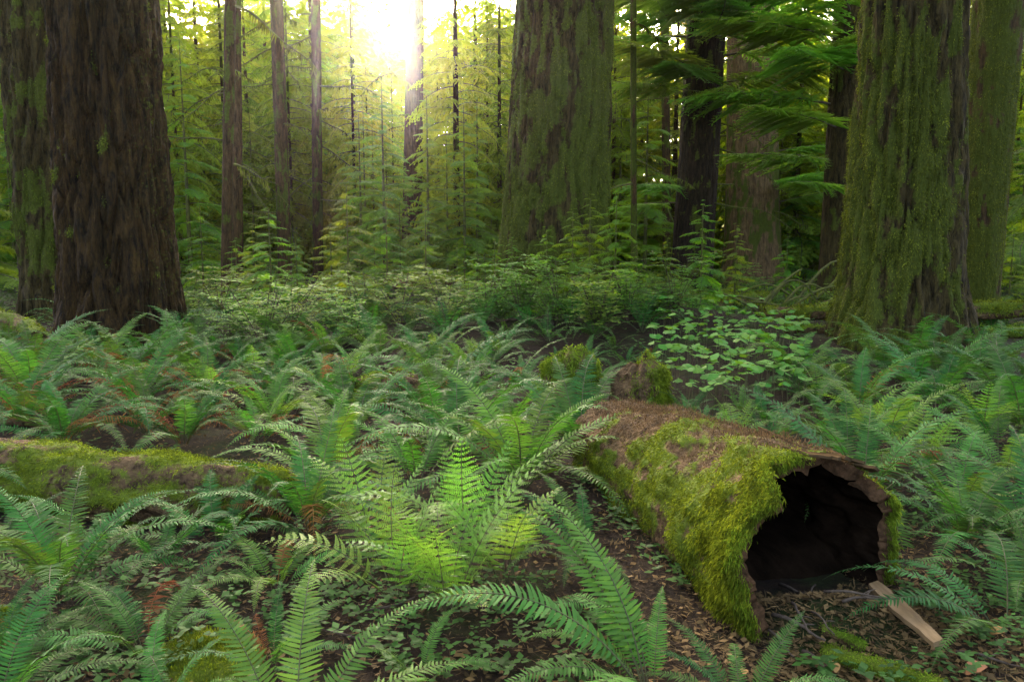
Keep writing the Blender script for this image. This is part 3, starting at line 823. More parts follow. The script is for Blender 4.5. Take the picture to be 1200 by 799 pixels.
# far wood: a mass of foliage beyond the trees one can tell apart
def far_wood():
    g = np.random.default_rng(77)
    n_cl = 7600
    Y = np.where(g.random(n_cl) < 0.45, g.uniform(58, 80, n_cl), g.uniform(78, 125, n_cl))
    px = g.uniform(-200, 1400, n_cl)
    m = g.random(n_cl) < 0.28
    px[m] = g.uniform(250, 720, m.sum())
    X = (px - 600) / FPX * Y
    Z = g.uniform(0, 1, n_cl) ** 0.85 * (6 + Y * np.where(m, 0.195, 0.168))
    C = np.stack([X, Y, Z], -1)
    C = C[~near_sun_ray(C, 0.016 * C[:, 1])]
    per = 20
    n = len(C) * per
    off = g.normal(0, 1, (len(C), per, 3)) * np.array([1.3, 1.3, 0.55])
    P = (C[:, None, :] + off).reshape(-1, 3)
    keep = ~near_sun_ray(P, 0.013 * P[:, 1])
    P = P[keep]; n = len(P)
    d = unit(g.normal(0, 1, (n, 3)) * np.array([1, 1, 0.5]) + np.array([0, 0, -0.35]))
    w = unit(np.cross(d, g.normal(0, 1, (n, 3)))) * g.uniform(0.09, 0.22, (n, 1))
    l = g.uniform(0.4, 1.15, (n, 1))
    V = np.stack([P, P + d * l * 0.5 - w, P + d * l, P + d * l * 0.5 + w], 1).reshape(-1, 3)
    b = np.arange(n)[:, None] * 4
    mb = MB(); mb.add(V, np.concatenate([b + np.array([[0, 1, 2]]), b + np.array([[0, 2, 3]])]))
    o = ob('far_wood', mb.mesh('far_wood', [M['needle_far']], False))
    tag(o, 'hazy mass of far green conifer foliage closing the forest', 'forest', kind='stuff')
far_wood()

# ------------------------------------------------------------------ shrubs
def shrub(seed, H, nst, leaf, nleaf, mat='shrub'):
    r = random.Random(seed); mb = MB()
    for k in range(nst):
        a = r.uniform(0, 6.28); sp = r.uniform(0.1, 0.9)
        n = 7; t = np.linspace(0, 1, n); h = H * r.uniform(0.35, 1.15)
        P = np.stack([math.cos(a) * sp * h * t ** 1.3, math.sin(a) * sp * h * t ** 1.3, h * t * (1 - 0.12 * t)], -1)
        tube(mb, P, np.linspace(0.006, 0.002, n), 4, 1, False)
        for q in range(8):
            tq = r.uniform(0.3, 1); c = interp(tq, t, P); b = r.uniform(0, 6.28); l = r.uniform(0.15, 0.38) * H
            d = np.array([math.cos(b), math.sin(b), r.uniform(-0.05, 0.35)])
            tube(mb, np.stack([c, c + d * l * 0.5, c + d * l + np.array([0, 0, -0.1 * l])]), [0.003, 0.002, 0.001], 3, 1, False)
            s = unit(np.cross(d, [0, 0, 1]))
            for m_ in range(nleaf):
                v = (m_ + 1) / nleaf
                pc = c + d * l * v + np.array([0, 0, -0.1 * l * v * v])
                ax = unit(s * (1 if m_ % 2 else -1) + d * r.uniform(0.2, 0.9) + np.array([0, 0, r.uniform(-0.35, 0.25)]))
                wv = unit(np.cross(ax, np.array([r.uniform(-0.3, 0.3), r.uniform(-0.3, 0.3), 1]))) * leaf * 0.3
                ll = leaf * r.uniform(0.7, 1.2)
                mb.add([pc, pc + ax * ll * 0.5 - wv, pc + ax * ll, pc + ax * ll * 0.5 + wv], [[0, 1, 2], [0, 2, 3]], 0)
    return mb.mesh('shrub', [M[mat], M['twig']])
SHRUB = [shrub(1000 + k, random.uniform(0.7, 1.2), 10, 0.062, 13) for k in range(4)]
SHRUB2 = [shrub(1010 + k, random.uniform(0.7, 1.2), 8, 0.068, 12, 'shrub_pale') for k in range(3)]

# ------------------------------------------------------------------ hollow log
LOG_F, LOG_B = np.array([1.33, 3.36]), np.array([0.75, 5.42])
LOG_DIR = unit(LOG_F - LOG_B)                       # towards the mouth
LOG_LEN = float(np.linalg.norm(LOG_F - LOG_B))
LOG_Z0 = -0.02
def build_log():
    ang = math.atan2(LOG_DIR[1], LOG_DIR[0])
    root = thing('hollow_log', 'hollow rotten log with a black open mouth, thickly mossed down one side', 'log', (LOG_F[0], LOG_F[1], LOG_Z0), ang)
    # local frame: +x out of the mouth, +y is left of that (right side in the photo is +y), z up
    na, ns = 190, 230
    th = np.linspace(R(-62), R(242), na)            # 0 = +y side (photo right), 90 = top, 180 = photo left
    fr = np.linspace(0, 1, ns) ** 0.9
    S, A = np.meshgrid(fr, th, indexing='ij')
    jag = (fbm(np.stack([A * 2.6, A * 0, A * 0 + 3], -1), 41, 4) - 0.5) * 0.22 + (fbm(np.stack([A * 11, A * 0, A * 0], -1), 43, 4) - 0.5) * 0.035 - 0.16 * np.clip(vnoise(np.stack([A * 4.3, A * 0, A * 0 + 1], -1), 45) - 0.62, 0, 1)
    ext = np.interp(A, [R(-62), R(0), R(50), R(85), R(105), R(130), R(165), R(200), R(242)], [-0.02, 0.0, -0.06, -0.13, 0.02, 0.14, 0.22, 0.30, 0.28])
    u1 = ext + jag
    u0 = -LOG_LEN
    U = u0 + (u1 - u0) * S
    f = np.clip((U + LOG_LEN) / LOG_LEN, 0, 1.2)
    rv = 0.37 + 0.10 * f; rz = 0.34 + 0.09 * f; zc = 0.18 + 0.07 * f
    flare = 0.07 * np.exp(-((U - 0.1) / 0.25) ** 2) * np.clip(-np.cos(A), 0, 1)
    q = np.stack([U * 2.0, np.cos(A) * 1.2, np.sin(A) * 1.2], -1)
    bump = (fbm(q * 1.6, 51, 4) - 0.5) * 0.13 + (fbm(np.stack([U * 3, np.cos(A) * 9, np.sin(A) * 9], -1), 53, 3) - 0.5) * 0.028
    ro = 1.0
    def pos(extra):
        Yv = np.cos(A) * (rv + flare + bump + extra)
        Zv = zc + np.sin(A) * (rz + bump + extra)
        return np.stack([U, Yv, Zv], -1)
    Vo = pos(0.0)
    thick = 0.035 + 0.07 * fbm(np.stack([U * 5, np.cos(A) * 4, np.sin(A) * 4], -1), 57, 3)
    Vi = pos(-thick)
    Vi[..., 0] -= 0.02
    # moss weight: photo-left side and the mouth flap, brown litter along the top
    aw = np.degrees(A)
    ms = np.interp(aw, [-62, -10, 30, 60, 85, 105, 130, 160, 200, 242], [0.75, 0.8, 0.55, 0.3, 0.32, 0.45, 0.62, 0.75, 0.62, 0.4])
    ms = ms + 0.45 * np.exp(-((U - 0.12) / 0.42) ** 2) * (aw > 88) + 0.4 * np.exp(-((U + 0.1) / 0.3) ** 2) * (aw < 45) - 0.36 * np.clip((-U - 0.9) / 1.0, 0, 1) * (aw > 70) * (aw < 165)
    ms = np.clip(ms + (fbm(q * 2.2, 61, 2) - 0.5) * 1.3 + (fbm(q * 6.5, 62, 3) - 0.5) * 1.5 - 0.06, 0, 1)
    Nq = grid_normals(Vo, False)
    if Nq[ns // 2, na // 2, 2] < 0: Nq = -Nq
    Vo = Vo + Nq * (0.075 * np.clip(ms - 0.3, 0, 1) * (fbm(q * 5.5, 68, 3) - 0.25) * np.clip((1 - S) * 12, 0, 1))[..., None]
    def faces(nr, nc, flip):
        i = np.arange(nr - 1)[:, None] * nc; j = np.arange(nc - 1)[None, :]
        a, b, c, d = i + j, i + j + 1, i + nc + j + 1, i + nc + j
        F = np.concatenate([np.stack([a, b, c], -1).reshape(-1, 3), np.stack([a, c, d], -1).reshape(-1, 3)])
        return F[:, ::-1] if flip else F
    mb = MB(); mb.add(Vo.reshape(-1, 3), faces(ns, na, False), 0, ms.ravel())
    shell = ob('bark_shell', mb.mesh('bark_shell', [M['log_bark']], True, 'moss'), root)
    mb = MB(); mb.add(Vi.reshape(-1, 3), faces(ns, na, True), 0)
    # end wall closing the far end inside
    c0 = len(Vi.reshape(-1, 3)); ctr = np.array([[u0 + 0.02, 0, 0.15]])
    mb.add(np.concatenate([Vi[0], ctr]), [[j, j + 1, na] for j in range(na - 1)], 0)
    ob('inner_wall', mb.mesh('inner_wall', [M['rot_shade']]), root)
    mb = MB(); rim = np.concatenate([Vo[-1], Vi[-1]])
    mb.add(rim, np.concatenate([[[j, j + 1, na + j + 1], [j, na + j + 1, na + j]] for j in range(na - 1)]), 0)
    ob('broken_rim', mb.mesh('broken_rim', [M['rim']], False), root)
    mb = MB(); ctr = np.array([[u0 - 0.03, 0, 0.15]]); mb.add(np.concatenate([Vo[0], ctr]), [[j + 1, j, na] for j in range(na - 1)], 0)
    ob('rotten_end', mb.mesh('rotten_end', [M['rot']], False), root)
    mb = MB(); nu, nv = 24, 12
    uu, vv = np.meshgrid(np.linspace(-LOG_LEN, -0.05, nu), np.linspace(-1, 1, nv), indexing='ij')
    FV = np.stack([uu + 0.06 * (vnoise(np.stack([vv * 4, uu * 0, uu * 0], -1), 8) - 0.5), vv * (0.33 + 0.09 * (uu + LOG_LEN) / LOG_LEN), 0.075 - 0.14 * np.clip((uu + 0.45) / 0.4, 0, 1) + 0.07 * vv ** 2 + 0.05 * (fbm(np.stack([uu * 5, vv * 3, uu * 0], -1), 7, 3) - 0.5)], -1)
    mb.add(FV.reshape(-1, 3), faces(nu, nv, False)); ob('shade_floor', mb.mesh('shade_floor', [M['rot_shade']]), root)  # added sheet over the soil, near black in place of shade
    Nn = grid_normals(Vo, False)
    if Nn[ns // 2, na // 2, 2] < 0: Nn = -Nn
    w = np.clip(ms - 0.25, 0, 1)
    bl = moss_blades(Vo, Nn, w, 85000, 0.015, 0.0025, 0.9, 63, M['moss'], 'log_moss')
    m_ = ob('moss', bl, shell); m_['kind'] = 'stuff'
    # curtain of longer moss hanging on the flap
    w2 = np.clip(ms - 0.3, 0, 1) * np.exp(-((U - 0.14) / 0.3) ** 2) * (aw > 110)
    bl = moss_blades(Vo, Nn, w2, 22000, 0.022, 0.0022, 1.5, 64, M['moss'], 'moss_curtain')
    m_ = ob('moss_curtain', bl, shell); m_['kind'] = 'stuff'
    lip = np.zeros_like(Nn[-5:]); lip[..., 0] = 0.8; lip += 0.5 * Nn[-5:]
    wl_ = ((aw[-5:] > 98) | (aw[-5:] < 28)) * 1.0
    bl = moss_blades(Vo[-5:], lip, wl_, 12000, 0.022, 0.0024, 1.3, 66, M['moss'], 'lip_moss')
    m_ = ob('lip_moss', bl, shell); m_['kind'] = 'stuff'
    # litter of needles and bark crumbs lying on top
    w3 = np.clip(0.92 - ms, 0, 1) * np.clip(np.sin(A), 0, 1) ** 2
    bl = moss_blades(Vo, Nn, w3, 16000, 0.022, 0.0022, -0.15, 65, M['litter'], 'needle_litter')
    m_ = ob('needle_litter', bl, shell); m_['kind'] = 'stuff'
    # splintered slabs of rotten wood along the broken top of the mouth
    def slab(seed, L, W, T):
        r = random.Random(seed); mb = MB(); n = 9
        top, bot = [], []
        for k in range(n):
            t = k / (n - 1); x = (t - 0.5) * L
            w_ = W * (0.35 + 0.65 * math.sin(math.pi * (0.12 + 0.8 * t)) + r.uniform(-0.15, 0.15))
            z = r.uniform(-0.3, 0.3) * T
            top.append([x, -w_ / 2, z + T / 2]); top.append([x, w_ / 2, z + T / 2 + r.uniform(-0.4, 0.4) * T])
            bot.append([x, -w_ / 2, z - T / 2]); bot.append([x, w_ / 2, z - T / 2])
        V = np.array(top + bot); o = 2 * n; F = []
        for k in range(n - 1):
            a, b, c, d = 2 * k, 2 * k + 1, 2 * k + 3, 2 * k + 2
            F += [[a, c, b], [a, d, c], [o + a, o + b, o + c], [o + a, o + c, o + d], [a, o + a, o + d], [a, o + d, d], [b, c, o + c], [b, o + c, o + b]]
        e = 2 * n - 2
        F += [[0, 1, o + 1], [0, o + 1, o], [e, o + e + 1, e + 1], [e, o + e, o + e + 1]]
        mb.add(V, F); return mb.mesh('wood_splinter', [M['rot']], False)
    for k, (u, a, L, W, T, yaw, tl) in enumerate([(-0.18, 82, 0.36, 0.055, 0.014, 0.25, 4), (-0.12, 68, 0.26, 0.05, 0.016, -0.25, -4), (-0.34, 76, 0.42, 0.045, 0.012, 0.12, 3), (-0.10, 52, 0.20, 0.045, 0.014, 0.15, -5), (-0.06, 92, 0.22, 0.04, 0.012, 0.5, 2), (-0.55, 70, 0.36, 0.04, 0.012, -0.15, 2), (-0.20, 60, 0.3, 0.035, 0.012, 0.35, 1), (-0.44, 84, 0.3, 0.03, 0.012, -0.3, 0)]):
        aa = R(a); ff = (u + LOG_LEN) / LOG_LEN
        p = (u, math.cos(aa) * (0.38 + 0.10 * ff), 0.18 + 0.07 * ff + math.sin(aa) * (0.352 + 0.09 * ff))
        ob('wood_splinter', slab(70 + k, L, W, T), root, p, (-(R(90) - aa) , R(tl), yaw))
    return root
build_log()

# ------------------------------------------------------------------ mossy logs, stumps, fallen wood
def mossy_log(name, label, A, B, r0, r1, moss, blades, bl=0.025, mat='log_bark', group=None, seed=1, sink=0.3, topmoss=0.35, na=60, ns=90, mname='moss', zs=None):
    A = np.array(A, float); B = np.array(B, float); L = float(np.linalg.norm(B - A)); d = (B - A) / L
    za, zb = (gz(*A) + r0 * (1 - sink), gz(*B) + r1 * (1 - sink)) if zs is None else zs
    root = thing(name, label, 'log', (A[0], A[1], za), math.atan2(d[1], d[0]), group)
    t = np.linspace(0, 1, ns); th = np.arange(na) * 2 * np.pi / na
    Tt, Aa = np.meshgrid(t, th, indexing='ij')
    r = (r0 + (r1 - r0) * Tt) * np.clip(np.minimum(Tt, 1 - Tt) * 40 + 0.8, 0, 1)
    q = np.stack([Tt * L * 2.2, np.cos(Aa) * r0 * 6, np.sin(Aa) * r0 * 6], -1)
    r = r * (1 + (fbm(q, seed, 4) - 0.5) * 0.9)
    bend = (fbm(np.stack([t * L * 0.8, t * 0, t * 0], -1), seed + 3, 2) - 0.5) * 0.25 * L * 0.15
    zz = za + (zb - za) * Tt - za
    V = np.stack([Tt * L, np.cos(Aa) * r + bend[:, None], np.sin(Aa) * r + zz], -1)
    ms = np.clip(moss + topmoss * np.sin(Aa) + (fbm(q * 1.5, seed + 7, 4) - 0.5) * 1.9, 0, 1)
    i = np.arange(ns - 1)[:, None] * na; j = np.arange(na)[None, :]; k = (j + 1) % na
    a, b, c, dd = i + j, i + k, i + na + k, i + na + j
    mb = MB(); mb.add(V.reshape(-1, 3), np.concatenate([np.stack([a, b, c], -1).reshape(-1, 3), np.stack([a, c, dd], -1).reshape(-1, 3)]), 0, ms.ravel())
    bark = ob('bark', mb.mesh('log_bark', [M[mat]], True, 'moss'), root)
    for e, nm in ((0, 'cut_end'), (ns - 1, 'cut_end')):
        mb = MB(); ctr = V[e].mean(0, keepdims=True); jj = np.arange(na); kk = (jj + 1) % na
        F = np.stack([np.full(na, na), kk, jj] if e == 0 else [np.full(na, na), jj, kk], -1)
        mb.add(np.concatenate([V[e], ctr]), F); ob(nm, mb.mesh('cut_end', [M['rot']], False), root)
    if blades:
        Nn = grid_normals(V)
        if Nn[ns // 2, na // 4, 2] < 0: Nn = -Nn
        me = moss_blades(V, Nn, np.clip(ms - 0.2, 0, 1), blades, bl, bl * 0.13 if bl < 0.03 else bl * 0.18, 0.6, seed + 9, M['moss'], 'moss')
        m_ = ob(mname, me, bark); m_['kind'] = 'stuff'
    return root

gl = to_ground(-40, 592); gr = to_ground(330, 612)
mossy_log('mossy_log', 'low fallen log swallowed by bright moss beside the withered ferns', (gl[0], gl[1] + 0.15), (gr[0], gr[1] + 0.1), 0.25, 0.17, 0.45, 42000, 0.020, seed=3, sink=0.5, topmoss=0.25)
# crossing rails of fallen timber behind the massive mossy fir
mossy_log('fallen_log', 'moss topped fallen trunk lying behind the massive mossy fir, upper of two', (4.0, 12.6), (9.4, 12.9), 0.11, 0.13, 0.35, 9000, 0.04, seed=4, zs=(0.42, 0.48))
mossy_log('fallen_log', 'yellow mossed thin fallen trunk behind the massive mossy fir, lower of two', (4.1, 11.9), (9.0, 11.7), 0.075, 0.09, 0.6, 9000, 0.035, seed=5, zs=(0.26, 0.20))
p = to_ground(455, 352); p2 = to_ground(562, 346)
mossy_log('fallen_log', 'weathered fallen trunk lying across the ferns below the sunlit reddish trunk', (p[0], p[1] ), (p2[0], p2[1]), 0.16, 0.14, 0.25, 4000, 0.05, seed=6, zs=(gz(p[0], p[1]) + 0.38, gz(p2[0], p2[1]) + 0.42))
p = to_ground(-60, 358); p2 = to_ground(42, 412)
mossy_log('fallen_log', 'short dark mossy fallen trunk slanting beside the pair of fir trunks', (p[0], p[1]), (p2[0], p2[1]), 0.14, 0.12, 0.45, 5000, 0.04, seed=7, zs=(0.75, 0.22))
p = to_ground(690, 372); p2 = to_ground(905, 356)
mossy_log('fallen_log', 'old mossy fallen trunk half buried under shrubs behind the stumps', (p[0], p[1]), (p2[0], p2[1]), 0.2, 0.16, 0.5, 8000, 0.05, seed=8, sink=0.2)
p = to_ground(1020, 790); p2 = to_ground(1110, 815)
mossy_log('moss_branch', 'short mossy branch lying on the litter below the mouth of hollow log', (p[0] - 0.12, p[1] + 0.12), (p2[0], p2[1]), 0.028, 0.032, 0.35, 5000, 0.012, seed=13, sink=0.45, na=24, ns=40)
p = to_ground(965, 720); p2 = to_ground(1012, 765)
mossy_log('moss_branch', 'thin mossy root curving out of the hollow log mouth', (p[0], p[1]), (p2[0], p2[1]), 0.016, 0.018, 0.3, 2000, 0.010, seed=14, sink=0.3, na=18, ns=30)
p = to_ground(-30, 505)
mossy_log('fallen_branch', 'bare brown fallen branch half hidden under ferns above the low mossy log', (p[0] - 0.3, p[1] + 0.2), (p[0] + 0.75, p[1] - 0.05), 0.05, 0.04, 0.1, 0, seed=15, sink=-0.6, na=20, ns=40)

def stump(label, px, py, h, r, seed, moss, blades, side=None, tilt=0.0):
    g = to_ground(px, py)
    root = thing('mossy_stump', label, 'stump', g, random.uniform(0, 0.5))
    na, nh = 90, 60
    hs = np.linspace(-0.15, 1.0, nh); th = np.arange(na) * 2 * np.pi / na
    Hh, Aa = np.meshgrid(hs, th, indexing='ij')
    q = np.stack([np.cos(Aa) * 1.4, np.sin(Aa) * 1.4, Hh * 1.6], -1)
    rim = h * (0.72 + 0.55 * fbm(np.stack([np.cos(Aa) * 1.5, np.sin(Aa) * 1.5, Aa * 0], -1), seed + 2, 3))
    rr = r * (1.25 - 0.28 * np.clip(Hh, 0, 1) + (fbm(q * 1.7, seed, 4) - 0.5) * 0.7)
    rr = rr * np.clip((1.0 - Hh) * 4 + 0.35, 0, 1) ** 0.7
    V = np.stack([np.cos(Aa) * rr, np.sin(Aa) * rr, Hh * rim], -1)
    ms = np.clip(moss + (fbm(q * 2.4, seed + 5, 4) - 0.5) * 1.3 + (0 if side is None else 0.4 * np.cos(Aa - side)) + 0.2 * (Hh - 0.5), 0, 1)
    i = np.arange(nh - 1)[:, None] * na; j = np.arange(na)[None, :]; k = (j + 1) % na
    a, b, c, dd = i + j, i + k, i + na + k, i + na + j
    F = np.concatenate([np.stack([a, b, c], -1).reshape(-1, 3), np.stack([a, c, dd], -1).reshape(-1, 3)])
    mb = MB(); mb.add(V.reshape(-1, 3), F, 0, ms.ravel())
    body = ob('bark', mb.mesh('stump_bark', [M['log_bark']], True, 'moss'), root)
    mb = MB(); top = V[-1]; ctr = top.mean(0, keepdims=True) - np.array([[0, 0, 0.05]])
    jj = np.arange(na); kk = (jj + 1) % na
    mb.add(np.concatenate([top, ctr]), np.stack([np.full(na, na), jj, kk], -1))
    ob('broken_top', mb.mesh('broken_top', [M['rot']], False), root)
    me = moss_blades(V, grid_normals(V), np.clip(ms - 0.2, 0, 1), blades, 0.03, 0.005, 0.8, seed + 9, M['moss'], 'moss')
    m_ = ob('moss', me, body); m_['kind'] = 'stuff'
stump('squat boulder like stump capped with bright yellow moss', 668, 474, 0.50, 0.22, 81, 0.42, 12000)
stump('broken stump with bare rotten brown face and mossy edge behind hollow log', 748, 486, 0.50, 0.22, 82, 0.3, 11000, side=0.0)
stump('low crumbling brown stump hidden among ferns between mossy stump and big ferns', 455, 474, 0.30, 0.28, 83, 0.2, 5000)

# ------------------------------------------------------------------ fern planting
LOGC = [LOG_F + (LOG_B - LOG_F) * t for t in np.linspace(-0.1, 1, 9)]
def blocked(x, y):
    if any((x - c[0]) ** 2 + (y - c[1]) ** 2 < 0.88 ** 2 for c in LOGC): return True
    if any((x - r_[1][0]) ** 2 + (y - r_[1][1]) ** 2 < (r_[3] * 1.25 + 0.12) ** 2 for r_ in BIGTREES): return True
    return False
def project(x, y, z):
    v = np.array([x, y, z - CAM_H]); f = np.array([0, math.cos(PITCH), -math.sin(PITCH)]); u = np.array([0, math.sin(PITCH), math.cos(PITCH)])
    dz = v @ f
    return 600 + FPX * v[0] / dz, 399.5 - FPX * (v @ u) / dz

ferns = []
def plant(px, py, size, label, group, **kw):
    g = to_ground(px, py)
    ferns.append((g[0], g[1], size))
    return sword_fern(g[0], g[1], size, label, group, z=g[2], **kw)

# named ferns of the foreground
plant(345, 905, 0.62, 'young sword fern with three broad upright fronds on bare litter', None, young=True,
      fronds=[(97, 12, 0.86), (142, 9, 0.80), (48, 9, 0.74), (22, 6, 0.72), (-60, 5, 0.6), (190, 5, 0.7), (250, 6, 0.6), (-20, 2, 0.6)])
plant(765, 812, 0.8, 'large sword fern arching long fronds beside the hollow log flank', None, young=True,
      fronds=[(176, 6, 1.05), (126, 11, 1.12), (140, 9, 0.98), (108, 10, 0.75), (160, 7, 0.66), (200, 2, 0.7), (230, 4, 0.7), (75, 12, 0.5), (280, 3, 0.5), (150, 3, 0.62), (120, 6, 0.6)])
plant(610, 572, 1.2, 'tall arching sword fern standing at the flank of hollow log', None, n=17, young=True)
plant(680, 540, 0.85, 'upright sword fern leaning over the back end of hollow log', None, fronds=[(85, 13, 1.2), (60, 12, 1.1), (110, 13, 1.15), (150, 8, 1.1), (200, 7, 1.0), (250, 8, 0.85), (175, 11, 1.05), (130, 12, 1.1)])
plant(362, 622, 0.9, 'big dark sword fern at the end of low mossy log', None, n=16, dead=3)
plant(70, 700, 0.95, 'large sword fern with long low fronds in front of the low mossy log', None, n=16)
plant(-10, 850, 0.7, 'low sword fern with blurred fronds on the litter near the mossy log', None, n=9)
plant(180, 850, 0.5, 'small pale sword fern beside the bright moss cushion', None, n=7, young=True)
plant(1180, 745, 0.62, 'flat spreading sword fern beside the tan wood splinter', None, fronds=[(150, 1, 0.8), (185, 2, 0.75), (215, 1, 0.7), (120, 3, 0.7), (60, 4, 0.8), (20, 3, 0.8), (270, 2, 0.6)])
plant(870, 835, 0.5, 'small dark sword fern in the shade under hollow log flap', None, n=9)
plant(1130, 640, 0.85, 'sword fern leaning toward the open mouth of hollow log', None, n=14)
plant(1215, 650, 0.9, 'big dark sword fern behind the flat spreading fern', None, n=14)
plant(690, 665, 0.6, 'sword fern growing from the bare soil under the flank of hollow log', None, fronds=[(150, 10, 0.75), (120, 12, 0.7), (180, 7, 0.7), (215, 5, 0.65), (95, 9, 0.55), (250, 6, 0.6), (280, 4, 0.5)])
plant(735, 735, 0.5, 'small sword fern in the dark gap under hollow log', None, fronds=[(160, 8, 0.5), (200, 6, 0.5), (240, 7, 0.5), (120, 9, 0.5), (280, 5, 0.45)])
plant(490, 800, 0.4, 'tiny sword fern between two larger young ferns', None, n=5, young=True)
plant(190, 660, 0.6, 'small sword fern with low fronds below the low mossy log', None, n=9)
plant(255, 640, 0.7, 'arching sword fern in front of the narrow end of low mossy log', None, n=11)
plant(120, 645, 0.6, 'low sword fern spreading against the middle of low mossy log', None, n=9)
plant(-30, 585, 0.9, 'sword fern standing over the end of low mossy log', None, n=13, dead=2)
for px, py, s in ((75, 520, 1.0), (175, 505, 1.0), (215, 520, 0.9), (30, 500, 1.0)):
    plant(px, py, s, 'sword fern with withered brown fronds behind the low mossy log', 'withered sword ferns behind the low mossy log', dead=5)

LANDMARKS = [('massive dark reddish fir', 148, 11.6), ('hidden greyish fir', 66, 15.5), ('massive central fir', 648, 17.6), ('massive moss edged fir', 1052, 11.2), ('leaning mossy trunk', 1136, 13.6),
             ('thin crossing pair of trunks', 268, 15.6), ('sunlit reddish trunk', 482, 24)]
LM = [(n, ground_at(px, Y)[0], Y) for n, px, Y in LANDMARKS]
for n_, px, py in (('squat mossy stump', 668, 474), ('broken rotten stump', 748, 486), ('low crumbling stump', 455, 474), ('low mossy log', 150, 590), ('slanting short fallen log', 0, 385), ('patch of fan leaved plants', 850, 430), ('clump of lady ferns', 520, 690)):
    g_ = to_ground(px, py); LM.append((n_, g_[0], g_[1]))
LM += [('hollow log mouth', LOG_F[0] + 0.3, LOG_F[1]), ('back end of hollow log', LOG_B[0], LOG_B[1]), ('pair of thin fallen logs', 5.2, 12.2), ('pair of thin fallen logs', 7.5, 12.2)]
def nearest(x, y):
    return min(LM, key=lambda l: (x - l[1]) ** 2 + (y - l[2]) ** 2)[0]
def fern_label(x, y, size, young, dead):
    w = 'large' if size > 0.93 else 'small' if size < 0.8 else 'middling'
    c = 'pale green' if young else 'dark green'
    lab = f'{w} {c} sword fern' + (' with rusty dead fronds' if dead else '') + ' near the ' + nearest(x, y)
    return lab, lab.replace('sword fern', 'sword ferns', 1)

def keep_clear(px, Y):
    if 860 < px < 985 and 11 < Y < 17.5: return True            # in front of the tangled branches
    if px > 890 and 9.6 < Y < 12.9: return True                 # in front of the fallen logs
    if 10 < px < 95 and 10.2 < Y < 15.2: return True            # bare litter by the fir pair
    if 440 < px < 575 and 17 < Y < 23: return True
    return False
def open_patch(px, py):
    if px < 335 and 520 < py < 650: return True
    if 380 < px < 660 and 600 < py < 790: return True
    if 190 < px < 300 and py > 690: return True
    if 400 < px < 560 and 590 < py < 760: return True
    if 840 < px < 1110 and py > 640: return True
    if px > 1060 and py > 720: return True
    if 770 < px < 930 and 395 < py < 475: return True          # the broadleaf patch
    if 640 < px < 780 and 445 < py < 490: return True
    if 640 < px < 760 and py > 620: return True
    return False
n_near = n_far_f = 0
for tries in range(16000):
    Y = math.sqrt(random.uniform(2.6 ** 2, 13.0 ** 2))
    px = random.uniform(-60, 1260)
    x = (px - 600) / FPX * Y
    if blocked(x, Y): continue
    sp = 0.50 + 0.010 * Y
    if any((x - a) ** 2 + (Y - b) ** 2 < (sp * (0.6 + 0.4 * s)) ** 2 for a, b, s in ferns): continue
    ppx, ppy = project(x, Y, 0.0)
    if open_patch(ppx, ppy) or keep_clear(ppx, Y): continue
    if n_near + n_far_f >= 290: break
    # fewer ferns in the far middle, where shrubs take over
    size = random.choice((random.uniform(0.7, 0.85), random.uniform(0.9, 1.1), random.uniform(1.05, 1.35))) if Y > 4.4 else random.uniform(0.45, 0.75)
    if 740 < ppx < 980 and 470 < ppy < 580: size = random.uniform(0.42, 0.6)      # low ones in front of the broadleaf patch
    if 600 < ppx < 790 and 420 < ppy < 520: size = random.uniform(0.4, 0.55)
    ferns.append((x, Y, size))
    if Y < 10.5:
        n_near += 1
        yg = random.random() < 0.25
        dd = random.randint(1, 4) if ppx < 330 else random.randint(0, 2) if ppx < 480 else random.choice((0, 0, 0, 1))
        lab, grp = fern_label(x, Y, size, yg, dd)
        sword_fern(x, Y, size, lab, grp, n=random.randint(9, 13), dead=dd, young=yg)
    else:
        n_far_f += 1
        lab, grp = fern_label(x, Y, size, False, 0)
        o = ob('sword_fern', random.choice(FARM), None, (x, Y, gz(x, Y) - 0.02), (0, 0, random.uniform(0, 6.28)), size)
        tag(o, lab, 'fern', grp)
# the rest of the far ferns, which run together into one carpet
mbt = MB()
for k in range(110):
    Y = random.uniform(12, 21); px = random.uniform(-40, 1240); x = (px - 600) / FPX * Y
    if blocked(x, Y): continue
    V, T, Mi = FARA[k % 4]; a = random.uniform(0, 6.28); c, s_ = math.cos(a), math.sin(a)
    W = V @ (np.array([[c, -s_, 0], [s_, c, 0], [0, 0, 1]]) * random.uniform(0.7, 1.0)).T + np.array([x, Y, gz(x, Y)])
    for mi in (0, 1): mbt.add(W, T[Mi == mi], mi)
tag(ob('fern_carpet', mbt.mesh('fern_carpet', [M['sword'], M['stem']])), 'far carpet of ferns running together beneath the shrubs', 'ferns', kind='stuff')
print('ferns', n_near, n_far_f)

# bright lady ferns
for px, py, s, n in ((525, 715, 1.0, 11), (465, 700, 0.92, 8), (590, 680, 0.85, 8), (440, 650, 0.9, 7), (545, 640, 0.95, 8)):
    g = to_ground(px, py)
    lady_fern(g[0], g[1], s, 'bright lacy lady fern in the clump between young ferns and hollow log', 'bright lady ferns of the clump', n)
for px, py, s in ((250, 470, 0.8), (300, 455, 0.8), (560, 430, 0.8), (330, 430, 0.8), (860, 520, 0.7), (960, 470, 0.8), (1080, 560, 0.8), (1150, 520, 0.9), (1010, 520, 0.8), (390, 420, 0.8)):
    g = to_ground(px, py)
    if blocked(g[0], g[1]): continue
    lady_fern(g[0], g[1], s, 'pale lacy lady fern growing among the darker sword ferns', 'lady ferns among the sword ferns', 7)

